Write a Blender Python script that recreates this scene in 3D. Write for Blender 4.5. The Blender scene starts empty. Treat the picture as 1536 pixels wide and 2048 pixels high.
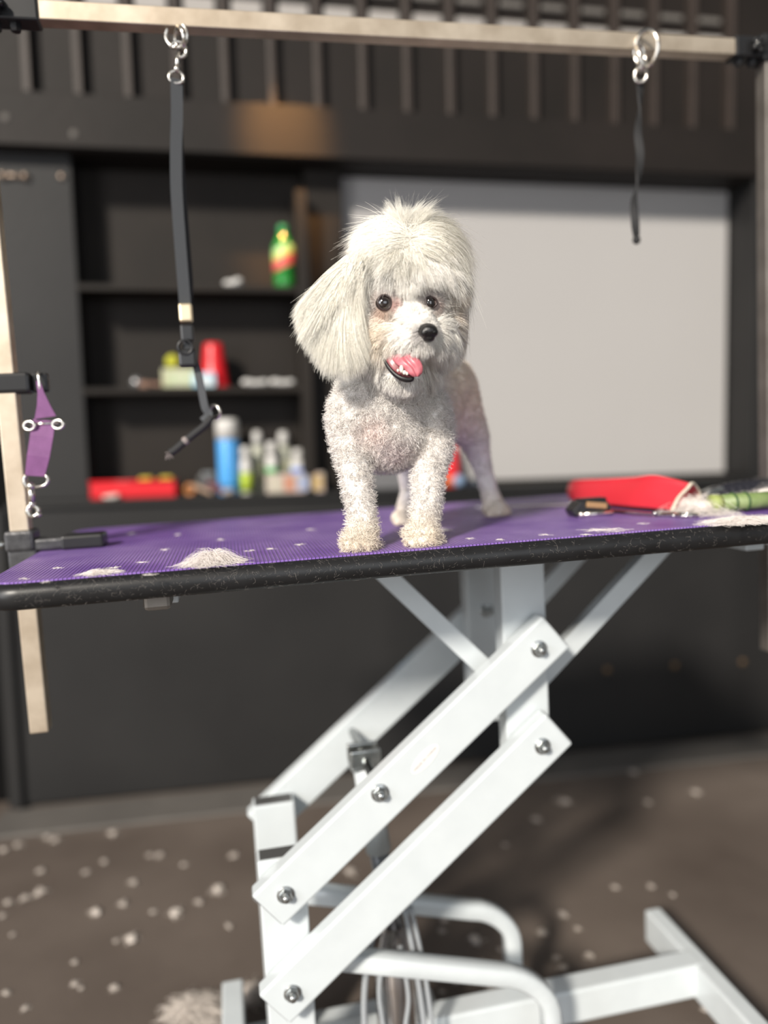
import bpy, bmesh, math, random
import numpy as np
from mathutils import Vector, Matrix
from mathutils.bvhtree import BVHTree

random.seed(7)
rng = np.random.default_rng(11)
C = bpy.context.scene.collection
S = bpy.context.scene

# ------------------------------------------------------------------ camera
FPX = 1545.0                     # focal length in pixels of the 1536 x 2048 frame
HC = 1.04                        # camera height above the floor
HT = 0.135                       # camera height above the table top
def unit(v):
    v = np.array(v, float); return v/np.linalg.norm(v)
# room axes (X along the back wall, Y towards it, Z up) seen from the camera (right, down, forward)
_a = unit([8480, -344, FPX]); _v = unit([439, 18000, FPX])
_v = unit(_v-_a*(_v@_a)*0.5); _a = unit(_a-_v*(_v@_a)); _d = np.cross(_a, _v)
R = np.array([_a, _d, -_v])
# the table leans by under two degrees against the room
_A = unit([7630, -552, FPX]); _D = unit([-314, -128, FPX])
_D = unit(_D-_A*(_A@_D)/2); _A = unit(_A-_D*(_A@_D)); _V = np.cross(_D, _A)
if _V[1] < 0: _V = -_V
RA = np.array([_A, _D, -_V])
def m4(r):
    m = Matrix.Identity(4)
    for i in range(3):
        for j in range(3): m[i][j] = float(r[i][j])
    return m
ROOM = Matrix.Identity(4)
TAB = Matrix.Translation((0, 0, HC)) @ m4(R @ RA.T) @ Matrix.Translation((0, 0, -HT))

cd = bpy.data.cameras.new('camera')
cam = bpy.data.objects.new('camera', cd); C.objects.link(cam)
cd.sensor_fit = 'AUTO'; cd.sensor_width = 36.0; cd.lens = FPX/2048*36.0
cd.clip_start = 0.02; cd.clip_end = 60
cam.matrix_world = Matrix.Translation((0, 0, HC)) @ m4(np.stack([R@[1, 0, 0], R@[0, -1, 0], R@[0, 0, -1]], 1))
cd.dof.use_dof = True; cd.dof.focus_distance = 0.93; cd.dof.aperture_fstop = 27.16/24.0
cd.dof.aperture_blades = 0
S.camera = cam

# ------------------------------------------------------------------ world, lights, exposure
w = bpy.data.worlds.new('world'); S.world = w; w.use_nodes = True
wn = w.node_tree.nodes; wl = w.node_tree.links
wn['Background'].inputs['Color'].default_value = (0.92, 0.96, 1.0, 1)
wn['Background'].inputs['Strength'].default_value = 0.17
def area(name, loc, target, sx, sy, power, col):
    l = bpy.data.lights.new(name, 'AREA'); l.shape = 'RECTANGLE'; l.size = sx; l.size_y = sy
    l.energy = power; l.color = col
    o = bpy.data.objects.new(name, l); C.objects.link(o)
    o.location = loc
    o.rotation_euler = (Vector(target)-Vector(loc)).to_track_quat('-Z', 'Y').to_euler()
    return o
sun = bpy.data.lights.new('sun', 'SUN'); sun.energy = 4.7; sun.angle = math.radians(7); sun.color = (1.0, 0.925, 0.82)
sno = bpy.data.objects.new('sun', sun); C.objects.link(sno)
sno.rotation_euler = Vector((0.56, 0.76, -0.53)).to_track_quat('-Z', 'Y').to_euler()
area('left_fill', (-2.6, -0.9, 1.6), (0.0, 1.9, 0.7), 1.2, 1.8, 46, (0.96, 0.97, 1.0))  # unseen fill added so the left side comes out brighter
area('front_fill', (0.9, -3.2, 1.5), (0.3, 1.4, 1.0), 3.0, 2.2, 44, (0.90, 0.95, 1.0))  # unseen fill added in front to lift the shaded sides
sl = bpy.data.lights.new('warm_downlight', 'SPOT'); sl.energy = 230; sl.color = (1.0, 0.5, 0.16)
sl.spot_size = math.radians(19); sl.spot_blend = 1.0; sl.shadow_soft_size = 0.04
so = bpy.data.objects.new('warm_downlight', sl); C.objects.link(so)
so.location = (0.12, 1.75, 2.75)
so.rotation_euler = (Vector((0.16, 2.34, 1.95))-Vector(so.location)).to_track_quat('-Z', 'Y').to_euler()
S.view_settings.view_transform = 'Standard'; S.view_settings.look = 'None'
S.view_settings.gamma = 1; S.view_settings.use_curve_mapping = False
S.view_settings.exposure = 0.16
S.cycles.max_bounces = 12; S.cycles.diffuse_bounces = 8; S.cycles.glossy_bounces = 3
S.cycles.transmission_bounces = 6; S.cycles.sample_clamp_indirect = 6.0

# ------------------------------------------------------------------ measuring from the camera station
def tp(px, py, **k):
    "point in the table frame (z = 0 on the mat) on the sight line of (px, py) at a given depth y or height z"
    r = RA @ np.array([px-768, py-1024, FPX])
    if 'y' in k: t = k['y']/r[1]
    elif 'z' in k: t = (k['z']-HT)/r[2]
    p = r*t; p[2] += HT
    return p
def wp(px, py, **k):
    "the same in the room frame (z = 0 on the floor)"
    r = R @ np.array([px-768, py-1024, FPX])
    if 'y' in k: t = k['y']/r[1]
    elif 'z' in k: t = (k['z']-HC)/r[2]
    p = r*t; p[2] += HC
    return p
def proj(P):
    "table-frame points (N,3) to pixels"
    q = (np.asarray(P)-[0, 0, HT]) @ RA
    return np.stack([q[:, 0]/q[:, 2]*FPX+768, q[:, 1]/q[:, 2]*FPX+1024], 1)

# ------------------------------------------------------------------ materials
MATS = {}
def mat(name, col, rough=0.5, metal=0.0, spec=0.5, noise=None, bump=None, coat=0, sss=0, emit=None, trans=0, sheen=0, alpha=1, colattr=None, var_rough=0):
    """noise=(scale, second colour, contrast), bump=(scale, strength, distance)"""
    if name in MATS: return MATS[name]
    m = bpy.data.materials.new(name); m.use_nodes = True
    nt = m.node_tree; n = nt.nodes; L = nt.links; b = n['Principled BSDF']
    b.inputs['Base Color'].default_value = (*col, 1)
    b.inputs['Roughness'].default_value = rough; b.inputs['Metallic'].default_value = metal
    b.inputs['Specular IOR Level'].default_value = spec
    b.inputs['Coat Weight'].default_value = coat; b.inputs['Coat Roughness'].default_value = 0.15
    b.inputs['Sheen Weight'].default_value = sheen
    b.inputs['Transmission Weight'].default_value = trans
    if sss:
        b.inputs['Subsurface Weight'].default_value = sss; b.inputs['Subsurface Radius'].default_value = (0.01, 0.005, 0.003)
        b.inputs['Subsurface Scale'].default_value = 0.5
    tc = n.new('ShaderNodeTexCoord')
    if noise:
        t = n.new('ShaderNodeTexNoise'); t.inputs['Scale'].default_value = noise[0]; t.inputs['Detail'].default_value = 6
        L.new(tc.outputs['Object'], t.inputs['Vector'])
        r = n.new('ShaderNodeValToRGB'); c = noise[2] if len(noise) > 2 else 0.15
        r.color_ramp.elements[0].position = 0.5-c; r.color_ramp.elements[1].position = 0.5+c
        r.color_ramp.elements[0].color = (*col, 1); r.color_ramp.elements[1].color = (*noise[1], 1)
        L.new(t.outputs['Fac'], r.inputs['Fac']); L.new(r.outputs['Color'], b.inputs['Base Color'])
        if var_rough:
            mr = n.new('ShaderNodeMapRange'); mr.inputs['To Min'].default_value = rough-var_rough; mr.inputs['To Max'].default_value = rough+var_rough
            L.new(t.outputs['Fac'], mr.inputs['Value']); L.new(mr.outputs[0], b.inputs['Roughness'])
    if colattr:
        a = n.new('ShaderNodeAttribute'); a.attribute_name = colattr
        L.new(a.outputs['Color'], b.inputs['Base Color'])
    if bump:
        t = n.new('ShaderNodeTexNoise'); t.inputs['Scale'].default_value = bump[0]; t.inputs['Detail'].default_value = 4
        L.new(tc.outputs['Object'], t.inputs['Vector'])
        bp = n.new('ShaderNodeBump'); bp.inputs['Strength'].default_value = bump[1]; bp.inputs['Distance'].default_value = bump[2]
        L.new(t.outputs['Fac'], bp.inputs['Height']); L.new(bp.outputs['Normal'], b.inputs['Normal'])
    MATS[name] = m
    return m

# ------------------------------------------------------------------ mesh builder
class MB:
    def __init__(s): s.v = []; s.f = []; s.smooth = []
    def add(s, vs, fs, smooth=False):
        k = len(s.v); s.v += [tuple(map(float, v)) for v in vs]
        s.f += [tuple(i+k for i in f) for f in fs]; s.smooth += [smooth]*len(fs)
        return s
    def box(s, a, b, bev=0.0, rot=None, piv=None):
        a = np.array(a, float); b = np.array(b, float)
        lo = np.minimum(a, b); hi = np.maximum(a, b)
        if bev <= 0:
            vs = [(x, y, z) for z in (lo[2], hi[2]) for y in (lo[1], hi[1]) for x in (lo[0], hi[0])]
            fs = [(0, 2, 3, 1), (4, 5, 7, 6), (0, 1, 5, 4), (2, 6, 7, 3), (0, 4, 6, 2), (1, 3, 7, 5)]
        else:
            bm = bmesh.new(); bmesh.ops.create_cube(bm, size=1)
            c = (lo+hi)/2; d = hi-lo; bev = min(bev, d.min()*0.45)
            for v in bm.verts: v.co = Vector((c[0]+v.co.x*d[0], c[1]+v.co.y*d[1], c[2]+v.co.z*d[2]))
            bmesh.ops.bevel(bm, geom=bm.edges[:], offset=bev, segments=2, affect='EDGES', profile=0.5)
            bm.verts.index_update(); vs = [tuple(v.co) for v in bm.verts]; fs = [tuple(v.index for v in f.verts) for f in bm.faces]; bm.free()
        if rot is not None:
            M = Matrix.Rotation(rot[0], 3, rot[1]); pv = Vector(piv if piv is not None else tuple((lo+hi)/2))
            vs = [tuple(M @ (Vector(v)-pv)+pv) for v in vs]
        return s.add(vs, fs)
    def beam(s, p, q, w, t, side=(0, 1, 0), bev=0.002):
        "rectangular bar from p to q; t along side, w across"
        p = Vector(p); q = Vector(q); d = (q-p); L = d.length; d.normalize()
        sd = Vector(side); sd = (sd-d*sd.dot(d)).normalized(); u = d.cross(sd)
        b = MB().box((0, -t/2, -w/2), (L, t/2, w/2), bev)
        return s.add([tuple(p+d*v[0]+sd*v[1]+u*v[2]) for v in b.v], b.f)
    def sweep(s, pts, prof, up=(0, 0, 1), closed=False, caps=True, smooth=True, scale=None, ups=None):
        "sweep a closed 2-D profile [(u, v)] along pts"
        P = [Vector(p) for p in pts]; n = len(P); m = len(prof); rings = []; last = Vector(up)
        for i in range(n):
            if closed: d = (P[(i+1) % n]-P[i-1]).normalized()
            else: d = (P[min(i+1, n-1)]-P[max(i-1, 0)]).normalized()
            u = Vector(ups[i]) if ups else last
            u = u-d*u.dot(d)
            if u.length < 1e-4: u = d.orthogonal()
            u.normalize()
            if not ups: last = u
            r = d.cross(u); k = scale[i] if scale else 1.0
            rings.append([tuple(P[i]+r*(a*k)+u*(b*k)) for a, b in prof])
        vs = [v for r in rings for v in r]; fs = []
        for i in range(n if closed else n-1):
            j = (i+1) % n
            for a in range(m):
                b = (a+1) % m; fs.append((i*m+a, i*m+b, j*m+b, j*m+a))
        if caps and not closed: fs.append(tuple(range(m))[::-1]); fs.append(tuple((n-1)*m+a for a in range(m)))
        return s.add(vs, fs, smooth)
    def tube(s, pts, r, n=12, **k):
        return s.sweep(pts, [(r*math.cos(2*math.pi*a/n), r*math.sin(2*math.pi*a/n)) for a in range(n)], **k)
    def ribbon(s, pts, wdt, th, ups, **k):
        "flat strap, width across, ups = face normals"
        return s.sweep(pts, [(-wdt/2, -th/2), (wdt/2, -th/2), (wdt/2, th/2), (-wdt/2, th/2)], ups=ups, smooth=False, **k)
    def lathe(s, base, prof, n=32, axis=(0, 0, 1), smooth=True):
        "prof = [(r, h)] along axis from base"
        ax = Vector(axis).normalized(); u = ax.orthogonal().normalized(); v = ax.cross(u); b = Vector(base)
        vs = []; m = len(prof)
        for r, h in prof:
            for a in range(n):
                t = 2*math.pi*a/n; vs.append(tuple(b+ax*h+(u*math.cos(t)+v*math.sin(t))*r))
        fs = [(i*n+a, i*n+(a+1) % n, (i+1)*n+(a+1) % n, (i+1)*n+a) for i in range(m-1) for a in range(n)]
        fs.append(tuple(range(n))[::-1]); fs.append(tuple((m-1)*n+a for a in range(n)))
        return s.add(vs, fs, smooth)
    def ring(s, c, r, t, normal, n=28, k=8, ry=None):
        nn = Vector(normal).normalized(); u = nn.orthogonal().normalized()
        if abs(nn.z) < 0.9: u = Vector((0, 0, 1)); u = (u-nn*u.dot(nn)).normalized()
        v = nn.cross(u); c = Vector(c); ry = ry or r
        pts = [c+u*(r*math.cos(2*math.pi*i/n))+v*(ry*math.sin(2*math.pi*i/n)) for i in range(n)]
        return s.tube(pts, t, k, closed=True, up=nn)
    def ball(s, c, r, n=16, rot=None):
        rr = (r, r, r) if np.isscalar(r) else r; c = Vector(c); vs = [(0, 0, -1)]; fs = []
        m = n//2
        for i in range(1, m):
            ph = -math.pi/2+math.pi*i/m
            for a in range(n):
                t = 2*math.pi*a/n; vs.append((math.cos(ph)*math.cos(t), math.cos(ph)*math.sin(t), math.sin(ph)))
        vs.append((0, 0, 1)); top = len(vs)-1
        for a in range(n):
            b = (a+1) % n
            fs.append((0, 1+b, 1+a)); fs.append((top, 1+(m-2)*n+a, 1+(m-2)*n+b))
            for i in range(m-2): fs.append((1+i*n+a, 1+i*n+b, 1+(i+1)*n+b, 1+(i+1)*n+a))
        out = []
        for v in vs:
            q = Vector((v[0]*rr[0], v[1]*rr[1], v[2]*rr[2]))
            if rot is not None: q = rot @ q
            out.append(tuple(c+q))
        return s.add(out, fs, True)
    def prism(s, poly, lo, hi, axis='y', bev=0, smooth=False):
        "poly in the plane across axis, extruded lo..hi"
        def P(a, b, t): return {'y': (a, t, b), 'z': (a, b, t), 'x': (t, a, b)}[axis]
        n = len(poly); bm = bmesh.new()
        A = [bm.verts.new(P(a, b, lo)) for a, b in poly]; B = [bm.verts.new(P(a, b, hi)) for a, b in poly]
        bm.faces.new(A); bm.faces.new(B[::-1])
        for i in range(n): bm.faces.new((A[i], B[i], B[(i+1) % n], A[(i+1) % n]))
        bmesh.ops.recalc_face_normals(bm, faces=bm.faces[:])
        if bev: bmesh.ops.bevel(bm, geom=bm.edges[:], offset=bev, segments=2, affect='EDGES', profile=0.5)
        bm.verts.index_update()
        s.add([tuple(v.co) for v in bm.verts], [tuple(v.index for v in f.verts) for f in bm.faces], smooth); bm.free()
        return s
    def mesh(s, name, off=(0, 0, 0)):
        me = bpy.data.meshes.new(name)
        me.from_pydata([(v[0]-off[0], v[1]-off[1], v[2]-off[2]) for v in s.v], [], s.f)
        me.polygons.foreach_set('use_smooth', s.smooth)
        bm = bmesh.new(); bm.from_mesh(me); bmesh.ops.recalc_face_normals(bm, faces=bm.faces[:]); bm.to_mesh(me); bm.free()
        me.update()
        return me

def props(o, label=None, cat=None, group=None, kind=None):
    for k, v in (('label', label), ('category', cat), ('group', group), ('kind', kind)):
        if v: o[k] = v
def thing(name, label, cat, loc, frame=ROOM, group=None):
    o = bpy.data.objects.new(name, None); C.objects.link(o); o.empty_display_size = 0.02
    o.matrix_world = frame @ Matrix.Translation(Vector(loc)); o['_x'] = list(map(float, loc))
    props(o, label, cat, group)
    return o
def part(name, mb, m, parent, label=None, mods=None, kind=None):
    off = tuple(parent['_x'])
    me = mb.mesh(name, off) if isinstance(mb, MB) else mb
    me.materials.append(m)
    o = bpy.data.objects.new(name, me); C.objects.link(o); o.parent = parent; o['_x'] = list(off)
    props(o, label, None, None, kind)
    return o
def solo(name, mb, m, label, cat, loc, frame=ROOM, group=None, kind=None):
    me = mb.mesh(name, loc) if isinstance(mb, MB) else mb
    me.materials.append(m)
    o = bpy.data.objects.new(name, me); C.objects.link(o)
    o.matrix_world = frame @ Matrix.Translation(Vector(loc)); o['_x'] = list(map(float, loc))
    props(o, label, cat, group, kind)
    return o
def struct(name, mb, m):
    me = mb.mesh(name); me.materials.append(m)
    o = bpy.data.objects.new(name, me); C.objects.link(o); o['kind'] = 'structure'; o['_x'] = [0.0, 0.0, 0.0]
    return o
def catmull(P, n=8):
    P = [np.array(p, float) for p in P]; P = [2*P[0]-P[1]]+P+[2*P[-1]-P[-2]]; out = []
    for i in range(1, len(P)-2):
        for k in range(n):
            t = k/n; a, b, c, d = P[i-1:i+3]
            out.append(0.5*((2*b)+(-a+c)*t+(2*a-5*b+4*c-d)*t*t+(-a+3*b-3*c+d)*t**3))
    out.append(P[-2]); return out
# ------------------------------------------------------------------ room
M_wall = mat('black_painted_wood', (0.0155, 0.0152, 0.0155), 0.5, spec=0.25, noise=(3, (0.021, 0.0205, 0.0205), 0.2), bump=(40, 0.15, 0.002))
M_wall2 = mat('brown_black_wood', (0.011, 0.009, 0.0078), 0.55, spec=0.22, noise=(4, (0.016, 0.0125, 0.011), 0.2), bump=(30, 0.2, 0.002))
M_shelf = mat('dark_shelf_wood', (0.012, 0.0097, 0.008), 0.6, spec=0.22, noise=(5, (0.017, 0.0135, 0.011), 0.2))
M_floor = mat('brown_stained_concrete', (0.085, 0.066, 0.055), 0.6, noise=(2.2, (0.16, 0.13, 0.11), 0.25), bump=(60, 0.25, 0.002), var_rough=0.08)
M_kerb = mat('grey_concrete', (0.085, 0.078, 0.072), 0.8, noise=(6, (0.12, 0.11, 0.10), 0.25), bump=(50, 0.3, 0.002))
M_board = mat('white_board_vinyl', (0.355, 0.345, 0.34), 0.6, noise=(1.2, (0.38, 0.37, 0.365), 0.3), bump=(300, 0.1, 0.001))
YF, YB = 2.35, 2.50
XR = 1.695
struct('floor', MB().box((-4, -4, -0.05), (5, 2.9, 0)), M_floor)
struct('trim_1', MB().box((-0.72, 2.17, 0), (2.6, 2.33, 0.012), 0.004), M_kerb)
struct('wall_back', MB().box((-0.68, 2.352, 0.012), (2.6, 2.56, 0.885)).box((-0.705, 2.335, 0.012), (-0.668, 2.36, 0.885), 0.002), M_wall)
struct('wall_recess', MB().box((-0.62, YB, 0.885), (2.6, YB+0.06, 2.0)), M_shelf)
struct('trim_2', MB().box((-0.66, 2.335, 0.885), (2.6, 2.5, 0.903), 0.003), M_wall)        # counter slab on the wall
struct('trim_3', MB().box((-0.65, 2.39, 0.903), (-0.442, YB, 1.885), 0.003), M_wall)         # left pilaster
struct('trim_4', MB().box((XR, 2.35, 0.903), (XR+0.5, YB, 1.885), 0.003), M_wall)            # right pilaster
struct('trim_5', MB().box((-1.4, 2.335, 1.886), (3.0, YB+0.02, 2.03), 0.003).box((-1.4, 2.35, 1.883), (3.0, YB, 1.889)), M_wall2)  # header beam
struct('shade_sheet_left', MB().box((-4, 2.42, 0), (-0.66, 2.56, 1.886)), mat('opening_shade_black', (0.003, 0.003, 0.003), 0.8, spec=0.1))  # black sheet added where the dark opening holds only shade
# ribbed panelling over the header
mb = MB().box((-1.4, 2.44, 2.03), (3.0, 2.50, 3.1)); struct('wall_upper', mb, M_wall2)
M_bat = mat('brown_batten', (0.030, 0.022, 0.018), 0.5, noise=(8, (0.042, 0.030, 0.025), 0.2))
x0 = wp(50, 120, y=2.4)[0]; pitch = (wp(1466, 190, y=2.4)[0]-x0)/16; x0 -= pitch*2
M_refl = mat('pale_reflection', (0.30, 0.28, 0.265), 0.45, noise=(9, (0.40, 0.38, 0.36), 0.2))  # pale colour stands in for light reflected by the ribbed wall
def nth(k): return ('leftmost', 'second', 'third', 'fourth', 'fifth', 'sixth', 'seventh', 'eighth', 'ninth', 'tenth', 'eleventh', 'twelfth', 'thirteenth', 'fourteenth', 'fifteenth', 'sixteenth', 'seventeenth', 'eighteenth')[k]
def frm(k): return nth(k)+(' one' if k == 0 else ' from the left')
x0 += pitch*2
for i in range(17):
    x = x0+i*pitch
    solo('batten', MB().box((x-0.010, 2.405, 2.045), (x+0.010, 2.44, 2.75), 0.002).box((x-0.016, 2.395, 2.03), (x+0.016, 2.44, 2.05), 0.002), M_bat,
         'narrow dark brown vertical batten above the header beam, '+frm(i), 'batten', (x, 2.42, 2.03), group='vertical battens above the header beam')
M_refl_dim = mat('dim_reflection', (0.13, 0.12, 0.11), 0.5)  # dimmer tone for the fainter painted reflections
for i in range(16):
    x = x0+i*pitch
    solo('reflection_patch', MB().box((x+0.026, 2.425, 2.312), (x+pitch-0.022, 2.441, 2.358), 0.003), M_refl,
         'pale rectangular pane in the lower row at the very top, '+frm(i), 'pane', (x+pitch/2, 2.43, 2.312), group='lower row of painted reflections at the top')
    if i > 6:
        solo('reflection_patch', MB().box((x+0.03, 2.425, 2.398), (x+pitch-0.03, 2.441, 2.416), 0.003), M_refl_dim,
             'thin dim pane in the upper row at the very top, '+frm(i-7), 'pane', (x+pitch/2, 2.43, 2.398), group='upper row of thin painted reflections at the top')
# niche fittings: shelves, divider, white board
xl, xr = -0.442, 0.187
so1 = solo('wall_shelf', MB().box((xl, 2.36, 1.502), (xr, YB, 1.520), 0.002), M_shelf, 'upper dark shelf in the niche, holding the green bottle', 'shelf', (-0.12, 2.43, 1.502))
so2 = solo('wall_shelf', MB().box((xl, 2.36, 1.208), (xr, YB, 1.226), 0.002), M_shelf, 'lower dark shelf in the niche, holding the red cup', 'shelf', (-0.12, 2.43, 1.208))
struct('trim_6', MB().box((0.187, 2.355, 0.903), (0.222, YB, 1.80), 0.002).box((0.222, 2.43, 0.903), (0.335, YB, 1.885)), M_shelf)
bd = thing('projection_board', 'large pale grey white board filling the niche behind the dog', 'board', (1.0, 2.49, 0.906))
part('panel', MB().box((0.345, 2.485, 0.915), (1.688, 2.499, 1.884), 0.001), M_board, bd)
part('frame', MB().box((0.338, 2.480, 0.905), (1.692, 2.50, 0.917), 0.002).box((0.336, 2.480, 0.915), (0.345, 2.5, 1.884), 0.002), M_shelf, bd)
# bronze hinge bars on the top of the left pilaster
M_brz = mat('bronze', (0.30, 0.23, 0.18), 0.4, 0.8)
a = wp(5, 351, y=2.385); b = wp(50, 353, y=2.385)
h = thing('latch', 'small bronze latch bar on the top of the left pilaster', 'latch', tuple(a))
part('bar', MB().tube([a, b], 0.007), M_brz, h)
for p in (a, b): part('knob', MB().ball(p, 0.0115), M_brz, h)
p = wp(123, 353, y=2.387)
solo('screw_head', MB().ball(p, (0.009, 0.006, 0.009)), M_brz, 'dull bronze screw head beside the latch on the left pilaster', 'screw', tuple(p))
for (px, py, wh_) in ((1215, 1340, 'leftmost'), (1350, 1331, 'middle one'), (1486, 1324, 'rightmost')):
    p = wp(px, py, y=2.35)
    solo('screw_head', MB().ball(p, (0.011, 0.004, 0.011)), mat('rusty_screw', (0.16, 0.10, 0.05), 0.5, 0.5), 'rusty screw head on the black wall, %s of three' % wh_, 'screw', tuple(p), group='screw heads on the black wall below the counter')
p = wp(11, 235, y=2.335); q = wp(148, 268, y=2.335)
for c, wh_ in ((p, 'far left one'), (q, 'lower one to the right')): solo('screw_head', MB().ball(c, (0.011, 0.004, 0.011)), M_kerb, 'grey screw head on the left end of the header, '+wh_, 'screw', tuple(c), group='screw heads on the header beam')
# ------------------------------------------------------------------ grooming table
M_white = mat('white_enamel_steel', (0.575, 0.615, 0.635), 0.32, 0.0, noise=(25, (0.54, 0.58, 0.60), 0.2), coat=0.3)
M_cav = mat('tube_inside_shade', (0.10, 0.10, 0.10), 0.6, 0.3)  # dark colour paints the shade inside the tube ends
M_zinc = mat('zinc_plated_steel', (0.55, 0.56, 0.55), 0.28, 1.0, noise=(150, (0.35, 0.37, 0.37), 0.25), bump=(300, 0.3, 0.001))
M_steel = mat('brushed_stainless_steel', (0.68, 0.58, 0.46), 0.42, 0.75, noise=(22, (0.50, 0.41, 0.31), 0.16), bump=(80, 0.1, 0.001))
M_steel2 = mat('dark_stainless_steel', (0.30, 0.275, 0.25), 0.5, 0.75, noise=(18, (0.20, 0.18, 0.16), 0.2))  # darker grey than the other stainless steel
M_blk = mat('black_plastic', (0.014, 0.014, 0.015), 0.35)
M_edge = mat('black_pvc_edge', (0.009, 0.009, 0.0095), 0.36, spec=0.35, noise=(30, (0.014, 0.014, 0.015), 0.2), bump=(200, 0.12, 0.0005))
M_blue = mat('blue_rubber', (0.02, 0.09, 0.20), 0.5)
X0, X1, Y0, Y1, TH = -0.281, 0.868, 0.888, 1.49, 0.030
# ribbed purple mat: raised grid of small ribs
def mat_purple():
    m = bpy.data.materials.new('ribbed_purple_rubber'); m.use_nodes = True; n = m.node_tree.nodes; L = m.node_tree.links; b = n['Principled BSDF']
    b.inputs['Roughness'].default_value = 0.42
    tc = n.new('ShaderNodeTexCoord'); sep = n.new('ShaderNodeSeparateXYZ'); L.new(tc.outputs['Object'], sep.inputs[0])
    def wave(out, pitch):
        a = n.new('ShaderNodeMath'); a.operation = 'MULTIPLY'; a.inputs[1].default_value = 2*math.pi/pitch; L.new(out, a.inputs[0])
        s_ = n.new('ShaderNodeMath'); s_.operation = 'SINE'; L.new(a.outputs[0], s_.inputs[0]); return s_.outputs[0]
    wx = wave(sep.outputs['X'], 0.0046); wy = wave(sep.outputs['Y'], 0.0046)
    mx = n.new('ShaderNodeMath'); mx.operation = 'MAXIMUM'; L.new(wx, mx.inputs[0]); L.new(wy, mx.inputs[1])
    bp = n.new('ShaderNodeBump'); bp.inputs['Strength'].default_value = 0.9; bp.inputs['Distance'].default_value = 0.0011
    L.new(mx.outputs[0], bp.inputs['Height']); L.new(bp.outputs['Normal'], b.inputs['Normal'])
    t = n.new('ShaderNodeTexNoise'); t.inputs['Scale'].default_value = 14; t.inputs['Detail'].default_value = 8; L.new(tc.outputs['Object'], t.inputs['Vector'])
    r = n.new('ShaderNodeValToRGB'); r.color_ramp.elements[0].position = 0.35; r.color_ramp.elements[1].position = 0.75
    r.color_ramp.elements[0].color = (0.175, 0.085, 0.36, 1); r.color_ramp.elements[1].color = (0.27, 0.155, 0.47, 1)
    L.new(t.outputs['Fac'], r.inputs['Fac'])
    # rib-top highlights painted pale lilac, in patches
    mm = n.new('ShaderNodeMapRange'); mm.inputs['From Min'].default_value = 0.72; mm.inputs['From Max'].default_value = 1.0; mm.inputs['To Max'].default_value = 0.62
    L.new(mx.outputs[0], mm.inputs['Value'])
    t2 = n.new('ShaderNodeTexNoise'); t2.inputs['Scale'].default_value = 7; t2.inputs['Detail'].default_value = 6; L.new(tc.outputs['Object'], t2.inputs['Vector'])
    m2 = n.new('ShaderNodeMapRange'); m2.inputs['From Min'].default_value = 0.38; m2.inputs['From Max'].default_value = 0.65; L.new(t2.outputs['Fac'], m2.inputs['Value'])
    mu = n.new('ShaderNodeMath'); mu.operation = 'MULTIPLY'; L.new(mm.outputs[0], mu.inputs[0]); L.new(m2.outputs[0], mu.inputs[1])
    mix = n.new('ShaderNodeMix'); mix.data_type = 'RGBA'; L.new(mu.outputs[0], mix.inputs['Factor']); L.new(r.outputs['Color'], mix.inputs['A']); mix.inputs['B'].default_value = (0.48, 0.38, 0.62, 1)
    L.new(mix.outputs['Result'], b.inputs['Base Color'])
    return m
M_mat = mat_purple()
def rrect(x0, x1, y0, y1, r, n=10):
    P = []
    for cx, cy, a0 in ((x1-r, y1-r, 0), (x0+r, y1-r, 90), (x0+r, y0+r, 180), (x1-r, y0+r, 270)):
        for k in range(n+1):
            a = math.radians(a0+90*k/n); P.append((cx+r*math.cos(a), cy+r*math.sin(a)))
    return P
tbl = thing('grooming_table', 'adjustable grooming table with ribbed purple top and white scissor lift', 'table', (0.3, 1.19, -0.905), TAB)
def slab():
    mb = MB(); rings = []; n = 9
    for k in range(n):                                       # half-round edge
        a = -math.pi/2+math.pi*k/(n-1); ins = 0.011*(1-math.cos(a)); z = -TH/2+TH/2*math.sin(a)
        rings.append([(x, y, z) for x, y in rrect(X0+ins, X1-ins, Y0+ins, Y1-ins, 0.05-ins*0.9)])
    m = len(rings[0]); vs = [v for r in rings for v in r]
    fs = [(i*m+a, i*m+(a+1) % m, (i+1)*m+(a+1) % m, (i+1)*m+a) for i in range(n-1) for a in range(m)]
    fs.append(tuple(range(m))[::-1]); fs.append(tuple((n-1)*m+a for a in range(m)))
    mb.add(vs, fs, False); mb.smooth = [True]*(len(fs)-2)+[False, False]
    return mb
part('tabletop', slab(), M_edge, tbl, 'black tabletop with rounded edge')
mm_ = MB(); rr = rrect(X0+0.011, X1-0.011, Y0+0.010, Y1-0.011, 0.04); mm_.prism(rr, -0.001, 0.0016, 'z')
part('mat', mm_, M_mat, tbl, 'ribbed purple rubber mat')
mb = MB().beam((-0.16, 1.06, -0.043), (0.80, 1.06, -0.043), 0.024, 0.024)
mb.beam((-0.16, 1.38, -0.043), (0.80, 1.38, -0.043), 0.024, 0.024)
for x in (-0.085, 0.745): mb.beam((x, 0.985, -0.042), (x, 1.44, -0.042), 0.024, 0.03, side=(1, 0, 0))
part('support_frame', mb, M_white, tbl)
mb = MB().prism([(0.655, -0.031), (0.90, -0.031), (0.855, -0.062), (0.80, -0.052)], 0.985, 0.995, 'y', 0.001)
part('gusset_plate', mb, M_white, tbl)
pc = tp(315, 1208, y=0.95)
part('frame_clamp', MB().box((pc[0]-0.015, 0.935, -0.052), (pc[0]+0.017, 0.98, -0.03), 0.005), M_steel2, tbl, 'dull steel clamp under the front edge')
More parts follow.
